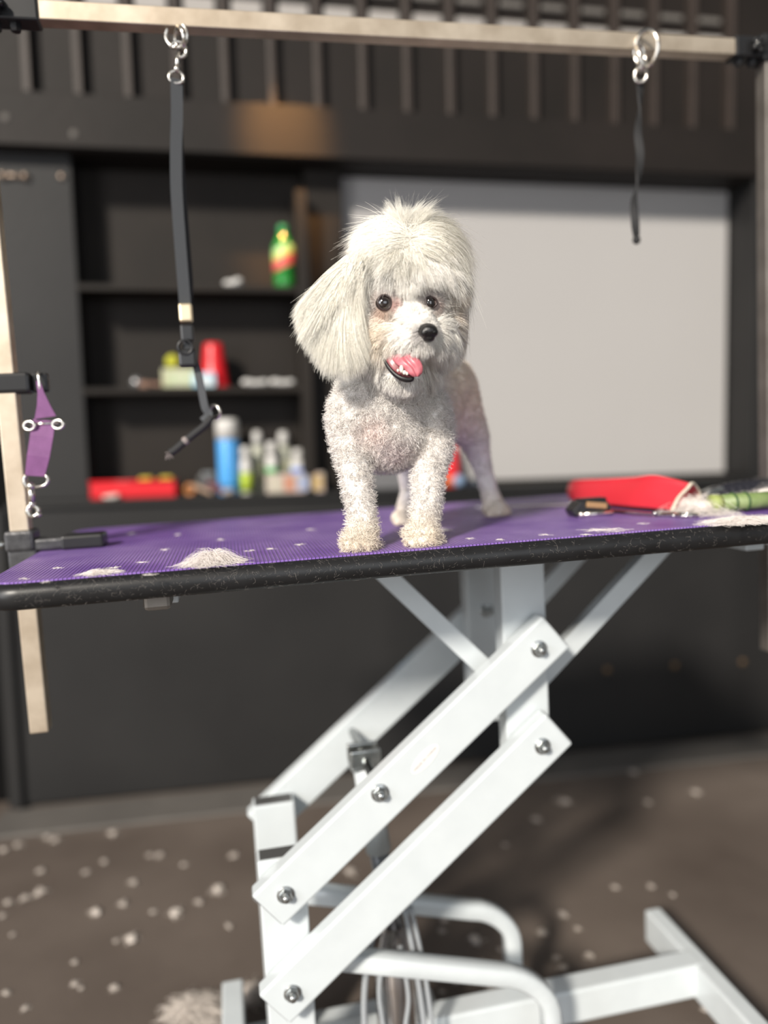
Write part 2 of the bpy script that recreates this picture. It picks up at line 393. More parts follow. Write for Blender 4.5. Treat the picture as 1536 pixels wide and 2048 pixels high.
# lift
ARM = np.array([0.389, 0, 0.310]); UR = np.array([0.428, 0, -0.181]); LR = np.array([0.428, 0, -0.328])
UL = UR-ARM; LL = LR-ARM; dirn = ARM/np.linalg.norm(ARM); WID = 0.0655
def tubeC(p, q, y0, y1, wdt):                                # square-cut box section, hollow ends shaded by dark inserts
    m = MB(); m.beam((p[0], (y0+y1)/2, p[2]), (q[0], (y0+y1)/2, q[2]), wdt, y1-y0, bev=0.0035); return m
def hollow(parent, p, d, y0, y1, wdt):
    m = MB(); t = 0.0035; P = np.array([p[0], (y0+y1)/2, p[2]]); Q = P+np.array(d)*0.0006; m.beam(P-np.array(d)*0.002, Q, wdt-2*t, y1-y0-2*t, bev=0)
    part('end_shade', m, M_cav, parent, 'hollow end, its shade painted dark')
for (yy0, yy1) in ((1.04, 1.068), (1.284, 1.312)):
    for (l, r) in ((UL, UR), (LL, LR)):
        a = l-dirn*0.034; b = r+dirn*0.036
        o = part('lift_arm', tubeC(a, b, yy0, yy1, WID), M_white, tbl)
        hollow(o, a, -dirn, yy0, yy1, WID); hollow(o, b, dirn, yy0, yy1, WID)
def column(x0, x1, y0, y1, z0, z1, open_top=False):
    o = part('lift_column', MB().box((x0, y0, z0), (x1, y1, z1), 0.003), M_white, tbl)
    if open_top: part('end_shade', MB().box((x0+0.004, y0+0.004, z1-0.002), (x1-0.004, y1-0.004, z1+0.0006)), M_cav, o, 'hollow end, its shade painted dark')
column(0.385, 0.4545, 1.072, 1.108, -0.362, -0.03); column(0.385, 0.4545, 1.245, 1.281, -0.362, -0.03)
column(0.003, 0.0715, 1.072, 1.108, -0.86, -0.455, True); column(0.003, 0.0715, 1.245, 1.281, -0.86, -0.455, True)
def bolt(c, parent, s=1.0, d=-1):
    m = MB(); c = np.array(c, float)
    m.lathe(c, [(0.0125*s, 0), (0.0125*s, 0.0015), (0.0115*s, 0.002)], 24, (0, d, 0))
    m.lathe(c+[0, d*0.002, 0], [(0.0098*s, 0), (0.0098*s, 0.0055), (0.0085*s, 0.0075)], 6, (0, d, 0), False)
    m.lathe(c+[0, d*0.009, 0], [(0.0055*s, 0), (0.0055*s, 0.005), (0.0035*s, 0.0066)], 16, (0, d, 0))
    part('bolt', m, M_zinc, parent)
pm = tp(760, 1586, y=1.04)
for c in (UR, LR, UL, LL): bolt((c[0], 1.04, c[2]), tbl)
bolt((pm[0], 1.04, pm[2]), tbl, 1.05)
bolt((0.419, 1.245, -0.166), tbl, 0.9); bolt((0.037, 1.072, -0.50), tbl, 0.6)
# cross pin and actuator
part('cross_pin', MB().tube([(pm[0], 1.068, pm[2]), (pm[0], 1.284, pm[2])], 0.007), M_zinc, tbl)
act = thing_act = part('lift_motor', MB().tube([(pm[0]+0.002, 1.17, pm[2]-0.012), (0.196, 1.17, -0.52)], 0.0205, 20), M_white, tbl, 'white lift cylinder')
part('clevis', MB().box((pm[0]-0.024, 1.150, pm[2]-0.010), (pm[0]+0.024, 1.158, pm[2]+0.018), 0.002).box((pm[0]-0.024, 1.182, pm[2]-0.010), (pm[0]+0.024, 1.190, pm[2]+0.018), 0.002).box((pm[0]-0.024, 1.15, pm[2]-0.014), (pm[0]+0.024, 1.19, pm[2]-0.008), 0.002), M_zinc, act, 'zinc clevis')
part('piston_rod', MB().tube([(0.196, 1.17, -0.52), (0.215, 1.17, -0.66)], 0.0155, 16), mat('grey_rod', (0.30, 0.31, 0.33), 0.3, 0.9), act, 'grey piston rod')
part('motor_body', MB().lathe((0.212, 1.17, -0.70), [(0.030, -0.175), (0.034, -0.16), (0.034, 0.0), (0.026, 0.012), (0.018, 0.05)], 28), mat('chrome_sleeve', (0.62, 0.60, 0.60), 0.18, 1.0, noise=(12, (0.35, 0.3, 0.27), 0.2)), act, 'shiny metal motor sleeve')
M_cable = mat('grey_cable', (0.32, 0.34, 0.36), 0.4, coat=0.4)
def cable(P, r): part('cable', MB().tube(catmull(P, 8), r, 8), M_cable, act)
cable([(0.225, 1.13, -0.60), (0.235, 1.12, -0.68), (0.243, 1.12, -0.76), (0.250, 1.12, -0.87)], 0.0045)
cable([(0.235, 1.13, -0.60), (0.249, 1.125, -0.69), (0.257, 1.12, -0.78), (0.262, 1.12, -0.87)], 0.004)
cable([(0.175, 1.13, -0.62), (0.155, 1.12, -0.70), (0.150, 1.12, -0.78), (0.158, 1.12, -0.87)], 0.005)
cable([(0.19, 1.125, -0.66), (0.176, 1.12, -0.72), (0.180, 1.12, -0.80), (0.172, 1.12, -0.87)], 0.004)
cable([(0.215, 1.13, -0.66), (0.222, 1.12, -0.74), (0.214, 1.12, -0.80), (0.222, 1.12, -0.87)], 0.0035)
# braces under the top
def brace(p, q, y, wd=0.030):
    m = MB().beam((p[0], y, p[1]), (q[0], y, q[1]), wd, 0.006, bev=0.001)
    m.beam((p[0]-0.0, y+0.012, p[1]+0.012), (q[0]-0.0, y+0.012, q[1]+0.012), 0.005, 0.026, bev=0.001)
    part('brace', m, M_white, tbl)
brace((0.188, -0.03), (0.392, -0.250), 1.095, 0.028); brace((0.692, -0.03), (0.452, -0.244), 1.095); brace((0.662, -0.03), (0.452, -0.222), 1.262)
# base
rail = MB().box((-0.04, 1.168, -0.889), (0.775, 1.212, -0.828), 0.004); part('base_rail', rail, M_white, tbl)
part('base_crossrail', MB().box((0.757, 0.86, -0.895), (0.790, 1.342, -0.829), 0.004), M_white, tbl)
part('base_crossrail', MB().box((-0.074, 0.96, -0.895), (-0.036, 1.362, -0.829), 0.004), M_white, tbl)
part('base_plate', MB().box((-0.036, 1.06, -0.889), (0.30, 1.30, -0.872), 0.003), M_white, tbl)
pf = tp(1292, 1921, y=1.25)
for x, y, c in ((0.752, 1.28, M_blue), (0.775, 0.90, M_blk), (-0.056, 1.34, M_blk), (-0.056, 0.98, M_blk)):
    zf = -0.905-0.0295*x
    part('levelling_foot', MB().lathe((x, y, zf), [(0.016, 0), (0.018, 0.003), (0.016, 0.010), (0.006, 0.013), (0.006, -0.893-zf)], 20), c, tbl, 'blue rubber foot' if c is M_blue else None)
# bent guard tubes
def bent(y, p0, p1, xz, bot):
    "square tube: runs out from the column, bends down with radius"
    a = np.array(p0); b = np.array(p1); P = [a, a*0.5+b*0.5, b]
    r = xz-b[0]; sl = (b[1]-a[1])/(b[0]-a[0])
    for k in range(1, 9):
        t = k/8*math.pi/2; P.append(np.array([b[0]+r*math.sin(t), b[1]-r*1.0*(1-math.cos(t))+sl*r*math.sin(t)*math.cos(t)*0.5]))
    P.append(np.array([xz, bot])); s_ = 0.0145; c_ = 0.004
    prof = [(-s_+c_, -s_), (s_-c_, -s_), (s_, -s_+c_), (s_, s_-c_), (s_-c_, s_), (-s_+c_, s_), (-s_, s_-c_), (-s_, -s_+c_)]
    part('guard_tube', MB().sweep([(p[0], y, p[1]) for p in P], prof, up=(0, 1, 0), smooth=True), M_white, tbl)
bent(1.232, (0.07, -0.606), (0.365, -0.690), 0.437, -0.885)
q0 = tp(740, 1918, y=1.09); q1 = tp(1010, 1945, y=1.09); q2 = tp(1088, 2040, y=1.09)
bent(1.09, (0.07, q0[2]+0.024), (q1[0]-0.012, q1[2]), q2[0]+0.012, -0.885)
# maker sticker on the upper front arm
st = MB().prism([(a*0.030+0.0, b*0.0115) for a, b in [(math.cos(t/20*2*math.pi)*0.9, math.sin(t/20*2*math.pi)*0.9) for t in range(20)]], -0.0003, 0.0, 'y')
c = tp(850, 1518, y=1.04); ang = math.atan2(0.9, 1.0)
def place(mb, c, ang):
    ca, sa = math.cos(ang), math.sin(ang)
    mb.v = [(c[0]+v[0]*ca-v[2]*sa, c[1]+v[1], c[2]+v[0]*sa+v[2]*ca) for v in mb.v]; return mb
stk = part('sticker', place(st, (c[0], 1.0398, c[2]), ang), mat('sticker_film', (0.74, 0.74, 0.72), 0.3), tbl, 'small oval maker sticker')
def text_mesh(body, size):
    cu = bpy.data.curves.new('t', 'FONT'); cu.body = body; cu.size = size; cu.align_x = 'CENTER'; cu.align_y = 'CENTER'; cu.extrude = 0.00008
    o = bpy.data.objects.new('t', cu); C.objects.link(o); dg = bpy.context.evaluated_depsgraph_get(); me = bpy.data.meshes.new_from_object(o.evaluated_get(dg))
    m = MB(); m.add([(v.co.x, -v.co.z-0.0004, v.co.y) for v in me.vertices], [tuple(p.vertices) for p in me.polygons]); bpy.data.objects.remove(o); return m
part('sticker_text', place(text_mesh('MADE IN CHINA', 0.0062), (c[0], 1.0396, c[2]), ang), mat('grey_ink', (0.30, 0.25, 0.25), 0.6), stk, 'small grey print')

# ------------------------------------------------------------------ H-shaped grooming arm
arm = thing('leash_frame', 'steel frame of two posts and an overhead crossbar clamped to the table', 'frame', (-0.295, 1.19, -0.27), TAB)
PX0, PX1 = -0.295, 0.930
part('post', MB().beam((PX0, 1.19, -0.265), (PX0, 1.19, 0.757), 0.026, 0.026), M_steel, arm)
part('post', MB().beam((PX1, 1.19, -0.276), (PX1, 1.19, 0.757), 0.026, 0.026), M_steel2, arm)
part('crossbar', MB().beam((-0.225, 1.19, 0.7435), (0.87, 1.19, 0.7435), 0.0255, 0.0255, side=(0, 1, 0), bev=0.0015), M_steel, arm)
for px_, sx in ((PX0, 1), (PX1, -1)):
    e = MB().box((px_-0.02, 1.172, 0.722), (px_+0.02, 1.208, 0.765), 0.004)
    xe = -0.207 if sx == 1 else 0.8605
    e.box((px_, 1.1735, 0.7275), (xe, 1.2065, 0.7595), 0.003)
    el = part('elbow_joint', e, M_blk, arm)
    kn = MB(); kx = px_+sx*0.035
    for q in range(5): a_ = q/5*2*math.pi; kn.ball((kx+0.009*math.cos(a_), 1.164, 0.742+0.009*math.sin(a_)), 0.0055, 10)
    kn.lathe((kx, 1.174, 0.742), [(0.004, 0), (0.009, 0.006), (0.009, 0.014)], 16, (0, -1, 0))
    part('knob', kn, mat('glossy_black', (0.01, 0.01, 0.01), 0.12), el)
    for q in (0.03, 0.055): part('screw', MB().lathe((px_+sx*q, 1.19, 0.728), [(0.008, 0), (0.008, 0.007), (0.006, 0.010)], 6, (0, 0, -1), False), M_blk, el)
M_clamp = mat('grey_hammered_casting', (0.045, 0.045, 0.048), 0.38, 0.4, noise=(90, (0.09, 0.09, 0.095), 0.2), bump=(150, 0.5, 0.001))
def clamp(px_, sx):
    m = MB().box((px_-0.020, 1.168, 0.004), (px_+0.020, 1.212, 0.034), 0.005)
    m.box((px_-sx*0.018, 1.172, 0.003), (px_+sx*0.108, 1.208, 0.020), 0.004)
    m.box((px_-0.018, 1.172, -0.075), (px_+sx*0.022, 1.208, 0.008), 0.004)
    c_ = part('clamp', m, M_clamp, arm)
    part('clamp_pad', MB().box((px_+sx*0.055, 1.168, 0.0015), (px_+sx*0.114, 1.212, 0.022), 0.004), M_blk, c_)
    part('clamp_screw', MB().tube([(px_-sx*0.022, 1.19, 0.014), (px_-sx*0.04, 1.19, 0.014)], 0.006), M_zinc, c_)
clamp(PX0, 1); clamp(PX1, -1)

# ------------------------------------------------------------------ leashes
M_web = mat('black_webbing', (0.050, 0.054, 0.060), 0.75, bump=(500, 0.4, 0.001))
M_web2 = mat('black_webbing_dark', (0.020, 0.020, 0.021), 0.8, bump=(500, 0.4, 0.001))
M_chrome = mat('chrome', (0.72, 0.68, 0.62), 0.2, 1.0)
def snap(parent, top, bot):
    "bolt snap: hook loop, stem, swivel eye"
    top = Vector(top); bot = Vector(bot); d = (bot-top); L = d.length; d.normalize(); sd = Vector((1, 0, 0)); sd = (sd-d*sd.dot(d)).normalized()
    pts = [top+d*(L*0.42)+sd*(0.011*math.sin(t*math.pi/8))*1.0-d*(L*0.20*(1-math.cos(t*math.pi/8))) for t in range(0, 13)]
    m = MB().tube(pts, 0.0024, 8, up=(0, 1, 0)); m.tube([top+d*L*0.30, top+d*L*0.72], 0.0036, 10); m.ball(top+d*L*0.72, 0.005, 10)
    m.ring(bot-d*0.004, 0.0085, 0.0022, (0, 1, 0), ry=0.010)
    return part('snap_hook', m, M_chrome, parent)
def T3(px, py, y): return tuple(tp(px, py, y=y))
def path(pts, y): return [tp(a, b, y=(c if c else y)) for a, b, c in pts]
# left hanging leash
ls = thing('hanging_leash', 'long black webbing leash with buckle hanging from left part of crossbar', 'leash', T3(352, 60, 1.18), TAB)
c0 = tp(352, 58, y=1.19)
part('eye_ring', MB().ring((c0[0], 1.185, 0.722), 0.016, 0.0028, (0.35, 0.9, 0.1)).ring((c0[0]+0.004, 1.182, 0.716), 0.014, 0.003, (0.9, 0.4, 0.2)), M_chrome, ls)
a = tp(358, 82, y=1.18); b = tp(352, 160, y=1.18); snap(ls, a, b)
P = catmull([tp(x_, y_, y=1.18) for x_, y_ in ((353, 158), (354, 230), (352, 300), (353, 380), (359, 470), (366, 560), (371, 620))], 6)
part('strap', MB().ribbon(P, 0.0165, 0.002, [(0.25, -1, 0.02)]*len(P)), M_web, ls)
P = catmull([tp(x_, y_, y=1.187) for x_, y_ in ((358, 180), (362, 300), (368, 400), (376, 500), (381, 570), (378, 625))], 6)
part('strap', MB().ribbon(P, 0.0085, 0.0018, [(0.9, -1, 0)]*len(P)), M_web2, ls, 'slack second strap')
g0 = tp(371, 608, y=1.178); g1 = tp(373, 645, y=1.178)
part('slider', MB().box((g0[0]-0.010, 1.170, g1[2]), (g0[0]+0.009, 1.186, g0[2]), 0.003), mat('brass_slider', (0.75, 0.62, 0.42), 0.3, 0.7), ls, 'tan brass slider')
g0 = tp(374, 650, y=1.176); g1 = tp(378, 735, y=1.176)
mb = MB().box((g0[0]-0.010, 1.168, g0[2]-0.024), (g0[0]+0.009, 1.184, g0[2]), 0.003)
mb.box((g1[0]-0.014, 1.166, g1[2]), (g1[0]+0.012, 1.186, g1[2]+0.026), 0.004).beam((g0[0], 1.176, g0[2]-0.02), (g1[0], 1.176, g1[2]+0.02), 0.014, 0.008)
mb.ring((g1[0]-0.003, 1.166, g1[2]+0.028), 0.010, 0.002, (0, 1, 0))
part('buckle', mb, M_blk, ls)
P = catmull([tp(x_, y_, y=1.18) for x_, y_ in ((377, 700), (392, 730), (402, 775), (410, 815), (418, 828), (405, 842))], 6)
part('strap', MB().ribbon(P, 0.011, 0.002, [(-0.2, -1, 0.1)]*len(P)), M_web, ls, 'thin lower strap')
part('ring', MB().ring(tp(430, 824, y=1.178), 0.010, 0.0022, (0.7, 0.7, 0.1)), M_chrome, ls)
P = catmull([tp(x_, y_, y=1.178) for x_, y_ in ((424, 834), (408, 852), (388, 868), (368, 884), (352, 898), (340, 906))], 6)
part('cord_end', MB().tube(P, 0.0055, 8), M_web2, ls)
mb = MB()
for q in range(16):
    e = tp(336+random.uniform(-6, 14), 908+random.uniform(-4, 14), y=1.178+random.uniform(-.01, .01)); mb.tube([P[-3], (np.array(P[-1])+e)/2, e], 0.0007, 4)
mb.ball(P[-14], 0.0065); part('frayed_tip', mb, mat('grey_fray', (0.22, 0.19, 0.18), 0.8), ls)
# right hanging leash
ls = thing('hanging_leash', 'thin twisted black leash hanging from a steel ring at right of crossbar', 'leash', T3(1285, 100, 1.16), TAB)
c0 = tp(1292, 98, y=1.165)
mb = MB().ring(c0, 0.026, 0.0035, (0.85, 0.5, 0.1), ry=0.020).ring(tp(1284, 112, y=1.16), 0.022, 0.003, (0.6, -0.8, 0.2), ry=0.012)
part('carabiner', mb, M_chrome, ls)
part('snap_hook', MB().ring(tp(1281, 150, y=1.165), 0.011, 0.0028, (0.4, 1, 0), ry=0.009).tube([tp(1286, 120, y=1.165), tp(1281, 142, y=1.165)], 0.004).ball(tp(1283, 135, y=1.165), 0.007), M_chrome, ls)
P = catmull([tp(x_, y_, y=1.17) for x_, y_ in ((1281, 158), (1279, 210), (1276, 260), (1280, 310), (1276, 360), (1268, 400), (1270, 440), (1273, 478))], 7)
ups = [(math.sin(i*0.14), -math.cos(i*0.14), 0) for i in range(len(P))]
part('strap', MB().ribbon(P, 0.0125, 0.003, ups), M_web2, ls)
part('knot', MB().ball(tp(1273, 480, y=1.17), (0.0065, 0.006, 0.007)), M_web2, ls)
# purple leash on the left post
M_pur = mat('purple_webbing', (0.15, 0.048, 0.155), 0.6, noise=(60, (0.19, 0.065, 0.195), 0.2), bump=(500, 0.4, 0.001))
ls = thing('purple_leash', 'short purple webbing leash with steel rings hanging from black band on left post', 'leash', T3(75, 760, 1.17), TAB)
zb = tp(40, 765, y=1.175)[2]
part('post_band', MB().box((-0.3115, 1.1735, zb-0.0145), (-0.262, 1.2065, zb+0.0145), 0.005).box((-0.262, 1.184, zb-0.0135), (-0.240, 1.198, zb+0.0135), 0.003), M_blk, ls, 'black rubber band around the post')
part('ring', MB().ring(tp(78, 768, y=1.18), 0.017, 0.0022, (1, 0.3, 0), ry=0.007), M_chrome, ls)
def quadstrip(L_, R_, y, th=0.003):
    m = MB(); n_ = len(L_); vs = []
    for (l, r) in zip(L_, R_):
        for yy in (y, y+th):
            for p_ in (l, r):
                q_ = tp(p_[0], p_[1], y=(p_[2] if len(p_) > 2 else y)); vs.append((q_[0], q_[1]+(yy-y), q_[2]))
    fs = []
    for i in range(n_-1):
        a_ = i*4; b_ = a_+4
        fs += [(a_, a_+1, b_+1, b_), (a_+2, b_+2, b_+3, a_+3), (a_, b_, b_+2, a_+2), (a_+1, a_+3, b_+3, b_+1)]
    fs += [(0, 2, 3, 1), ((n_-1)*4, (n_-1)*4+1, (n_-1)*4+3, (n_-1)*4+2)]
    return m.add(vs, fs)
part('strap', quadstrip([(72, 762), (75, 785), (74, 810), (69, 838)], [(80, 762), (88, 785), (101, 812), (112, 832)], 1.172), M_pur, ls, 'twisted upper strap')
part('strap', quadstrip([(66, 838, 1.176), (60, 870, 1.17), (54, 910, 1.168), (50, 951, 1.17)], [(110, 842, 1.176), (106, 875, 1.17), (99, 915, 1.168), (89, 953, 1.17)], 1.168), M_pur, ls, 'wide lower strap')
q = tp(87, 850, y=1.17)
part('ring', MB().ring((q[0]-0.019, q[1]+.002, q[2]), 0.006, 0.0024, (0.3, 1, 0), ry=.008).ring((q[0]+0.019, q[1]+.002, q[2]), 0.006, 0.0024, (0.3, 1, 0), ry=.008).tube([(q[0]-0.02, q[1]+0.004, q[2]+0.002), (q[0]+0.02, q[1]+0.004, q[2]+0.002)], 0.002), M_chrome, ls)
P = [tp(x_, y_, y=1.168) for x_, y_ in ((52, 950), (48, 962), (56, 974), (86, 972), (96, 962), (92, 950))]
part('ring', MB().tube(catmull(P, 4), 0.0026, 8, closed=False), M_chrome, ls)
m_ = MB(); a = tp(62, 972, y=1.168); b = tp(64, 1008, y=1.168)
m_.tube([a, b], 0.0045, 10).ball(a, 0.006).ball(b, 0.005).ring(tp(66, 1022, y=1.168), 0.0075, 0.0034, (0, 1, 0), ry=0.007).ball(tp(77, 1029, y=1.166), 0.0045)
part('snap_hook', m_, M_chrome, ls)
# ------------------------------------------------------------------ the dog
def remesh(mb, vox, smooth=4):
    me = bpy.data.meshes.new('tmp'); me.from_pydata(mb.v, [], mb.f)
    o = bpy.data.objects.new('tmp', me); C.objects.link(o)
    m = o.modifiers.new('r', 'REMESH'); m.mode = 'VOXEL'; m.voxel_size = vox
    m = o.modifiers.new('s', 'SMOOTH'); m.factor = 0.5; m.iterations = smooth
    dg = bpy.context.evaluated_depsgraph_get(); out = bpy.data.meshes.new_from_object(o.evaluated_get(dg))
    bpy.data.objects.remove(o); bpy.data.meshes.remove(me)
    return out
DB = MB()
def chain(pts, rs, el=None):
    "row of overlapping balls between points; rs radii in metres"
    P = [tp(p[0], p[1], y=p[2]) for p in pts]
    for i in range(len(P)-1):
        n_ = max(2, int(np.linalg.norm(P[i+1]-P[i])/(min(rs[i], rs[i+1])*0.35))+1)
        for k in range(n_+1):
            t = k/n_; DB.ball(P[i]*(1-t)+P[i+1]*t, rs[i]*(1-t)+rs[i+1]*t, 14)
def blob(p, r, rot=None): DB.ball(tp(p[0], p[1], y=p[2]), r, 20, rot)
# trunk
blob((768, 805, .985), (.062, .055, .060)); blob((770, 850, .985), (.062, .058, .058)); blob((775, 880, .99), (.046, .05, .040))
chain([(770, 800, .985), (800, 790, 1.05), (850, 785, 1.12), (872, 790, 1.17)], [.058, .060, .060, .056])
chain([(775, 865, 1.0), (820, 860, 1.08), (868, 850, 1.15)], [.046, .045, .040])
chain([(872, 770, 1.12), (890, 775, 1.175)], [.050, .050])
# neck
chain([(772, 800, .975), (782, 720, .955), (790, 650, .94)], [.058, .054, .055])
# shoulders and front legs
blob((706, 835, .975), (.030, .040, .040)); blob((852, 835, .98), (.028, .042, .042))
chain([(710, 860, .97), (706, 905, .965), (710, 940, .96), (718, 990, .955), (725, 1040, .952), (724, 1068, .946)], [.030, .0225, .0185, .0165, .0165, .019])
chain([(856, 860, .975), (862, 905, .965), (857, 940, .96), (855, 990, .955), (848, 1040, .952), (845, 1064, .946)], [.031, .0255, .0195, .0175, .0170, .019])
def paw(px, py, y, r, toes, dz=0.0):
    c = tp(px, py, y=y); c[2] = max(c[2], r*0.72)
    DB.ball(c, (r*1.12, r*1.2, r*0.75), 16)
    for dx, dy, tr in toes:
        DB.ball((c[0]+dx, c[1]+dy, tr*0.95), (tr, tr*1.25, tr*0.95), 12)
paw(718, 1088, .938, .019, [(-.015, -.013, .0088), (-.005, -.019, .0095), (.007, -.018, .0095), (.016, -.010, .0082)])
paw(842, 1082, .936, .019, [(-.013, -.015, .0088), (-.003, -.019, .0095), (.008, -.017, .0095), (.016, -.008, .0082)])
# hind legs
chain([(893, 785, 1.165), (915, 830, 1.175), (945, 868, 1.185)], [.050, .040, .0255])
chain([(945, 868, 1.185), (957, 905, 1.195), (968, 945, 1.205), (979, 985, 1.207), (988, 1010, 1.203)], [.0255, .0185, .0145, .0145, .0165])
blob((880, 845, 1.165), (.030, .035, .035))
paw(990, 1018, 1.195, .0185, [(-.013, -.014, .0085), (-.003, -.018, .009), (.008, -.016, .009), (.016, -.008, .008)])
chain([(830, 870, 1.15), (815, 905, 1.165), (814, 940, 1.172), (818, 980, 1.18), (810, 1015, 1.178)], [.036, .026, .0150, .0125, .0135])
paw(805, 1035, 1.17, .0155, [(-.010, -.013, .0078), (0, -.015, .008), (.010, -.012, .0078)])
# head
hz = Matrix.Rotation(math.radians(28), 3, 'Z')
blob((808, 572, .935), (.064, .064, .058), hz); blob((812, 545, .925), (.050, .045, .045)); blob((752, 655, .920), (.034, .038, .044)); blob((876, 640, .935), (.021, .032, .042))
blob((775, 610, .905), (.032, .030, .034)); blob((850, 600, .905), (.026, .028, .036))
blob((818, 590, .893), (.024, .024, .036))                                        # stop between the eyes
chain([(822, 632, .892), (840, 650, .868), (850, 660, .853)], [.0235, .0180, .0130])          # bridge of the muzzle
chain([(770, 680, .905), (800, 680, .884), (832, 682, .864), (848, 678, .855)], [.026, .0195, .0150, .0105])   # near upper lip
chain([(868, 678, .868), (880, 668, .892)], [.012, .018])                                   # far lip
chain([(762, 715, .915), (778, 745, .905), (800, 764, .893), (816, 768, .886)], [.022, .0175, .0120, .0085])     # lower jaw
chain([(785, 740, .925), (800, 755, .915)], [.030, .024])
body_me = remesh(DB, 0.0030, 5)
nv = len(body_me.vertices); co = np.empty(nv*3); body_me.vertices.foreach_get('co', co); co = co.reshape(-1, 3)
no = np.empty(nv*3); body_me.vertices.foreach_get('normal', no); no = no.reshape(-1, 3)
bvh = BVHTree.FromPolygons([tuple(v) for v in co], [tuple(p.vertices) for p in body_me.polygons])
CAMT = Vector((0, 0, HT))
def surf(px, py):
    d = Vector(tp(px, py, y=1.0))-CAMT; d.normalize(); h = bvh.ray_cast(CAMT, d)
    return (np.array(h[0]), np.array(h[1])) if h[0] is not None else (tp(px, py, y=.88), np.array([0, -1, 0.]))
P_EYE1 = surf(769, 605); P_EYE2 = surf(860, 605)
# coat colours, by where on the animal the marking is
cEye1 = P_EYE1[0]; cEye2 = P_EYE2[0]
def sm(d, r): return np.clip(1-d/r, 0, 1)[:, None]
def coat(P):
    P = np.asarray(P); n_ = len(P); col = np.tile([0.97, 0.94, 0.89], (n_, 1)).astype(float)
    def dist(c): return np.linalg.norm(P-np.asarray(c), axis=1)
    def blend(k, c, s=1.0): return k*s*np.array(c)+(1-k*s)*col
    px = proj(P); X = px[:, 0]; Y = px[:, 1]
    head = (P[:, 2] > .2)[:, None]
    body = ~head
    col = np.where(body, [0.91, 0.87, 0.83], col)
    # tan saddle and rump, cream feet
    k = np.clip((P[:, 1]-1.00)/.08, 0, 1)[:, None]*np.clip((P[:, 2]-.12)/.06, 0, 1)[:, None]
    col = blend(k, (0.93, 0.78, 0.62), .7)
    k = np.clip(1-P[:, 2]/.05, 0, 1)[:, None]; col = blend(k, (0.84, 0.70, 0.50), .65)
    # pink skin on the brisket and in the groin; thigh shade painted pinkish
    def pp(a, b, y): return tp(a, b, y=y)
    col = blend(sm(dist(pp(745, 870, .925)), .032), (0.78, 0.55, 0.50), .6); col = blend(sm(dist(pp(790, 905, .95)), .035), (0.74, 0.58, 0.60), .7)
    col = blend(sm(dist(pp(905, 850, 1.16)), .055), (0.84, 0.62, 0.62), .7); col = blend(sm(dist(pp(950, 890, 1.19)), .035), (0.86, 0.72, 0.72), .6)
    # tear stains, dark eye surrounds, grey and cream about the muzzle
    for e, s_ in ((cEye1, 1), (cEye2, .8)):
        col = blend(np.clip(sm(dist(e+[0, 0, -.001]), .021)*1.7, 0, 1), (0.20, 0.12, 0.10), .88*s_)
        col = blend(sm(dist(e+[.012, -.004, -.004]), .011), (0.62, 0.30, 0.26), .6*s_)
        col = blend(sm(dist(e+[-.006, 0, -.014]), .012), (0.70, 0.36, 0.24), .55*s_)
    col = blend(sm(dist(surf(765, 665)[0]), .030), (0.86, 0.66, 0.42), .55)
    col = blend(sm(dist(surf(905, 610)[0]), .035), (0.72, 0.54, 0.36), .65)
    col = blend(sm(dist(surf(842, 668)[0]), .014), (0.30, 0.26, 0.26), .7)
    return np.clip(col, 0, 1)
ccol = coat(co)
def shadecol(me, cols, name='Coat'):
    at = me.color_attributes.new(name, 'FLOAT_COLOR', 'POINT')
    buf = np.ones((len(cols), 4), np.float32); buf[:, :3] = cols; at.data.foreach_set('color', buf.ravel())
M_skin = mat('dog_undercoat', (0.8, 0.75, 0.7), 0.8, spec=0.15, colattr='Coat', bump=(260, 0.9, 0.003))
DLOC = (0.29, 1.07, 0.0)
def fromT(me, off):
    n_ = len(me.vertices); c = np.empty(n_*3); me.vertices.foreach_get('co', c); c = c.reshape(-1, 3)-np.array(off); me.vertices.foreach_set('co', c.ravel()); me.update()
# woolly relief on the clipped coat, as real displacement of the surface
from mathutils import noise as mnoise
disp = np.array([mnoise.noise(Vector(p)*120)*0.0016+mnoise.noise(Vector(p)*55)*0.0014 for p in co])
disp *= np.where(co[:, 2] > .23, 0.3, 1.0)*np.where(co[:, 2] < .004, 0, 1)
co2 = co+no*disp[:, None]; co2[:, 2] = np.maximum(co2[:, 2], 0.0018)
body_me.vertices.foreach_set('co', (co2-np.array(DLOC)).ravel()); shadecol(body_me, ccol*np.where(co[:, 2:3] > .235, .80, .97)); body_me.update()  # undercoat darkened on the head for the shade between hairs
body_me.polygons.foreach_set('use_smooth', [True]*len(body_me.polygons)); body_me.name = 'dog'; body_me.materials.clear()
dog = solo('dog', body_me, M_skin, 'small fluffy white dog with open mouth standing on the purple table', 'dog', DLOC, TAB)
dog['_x'] = list(DLOC)

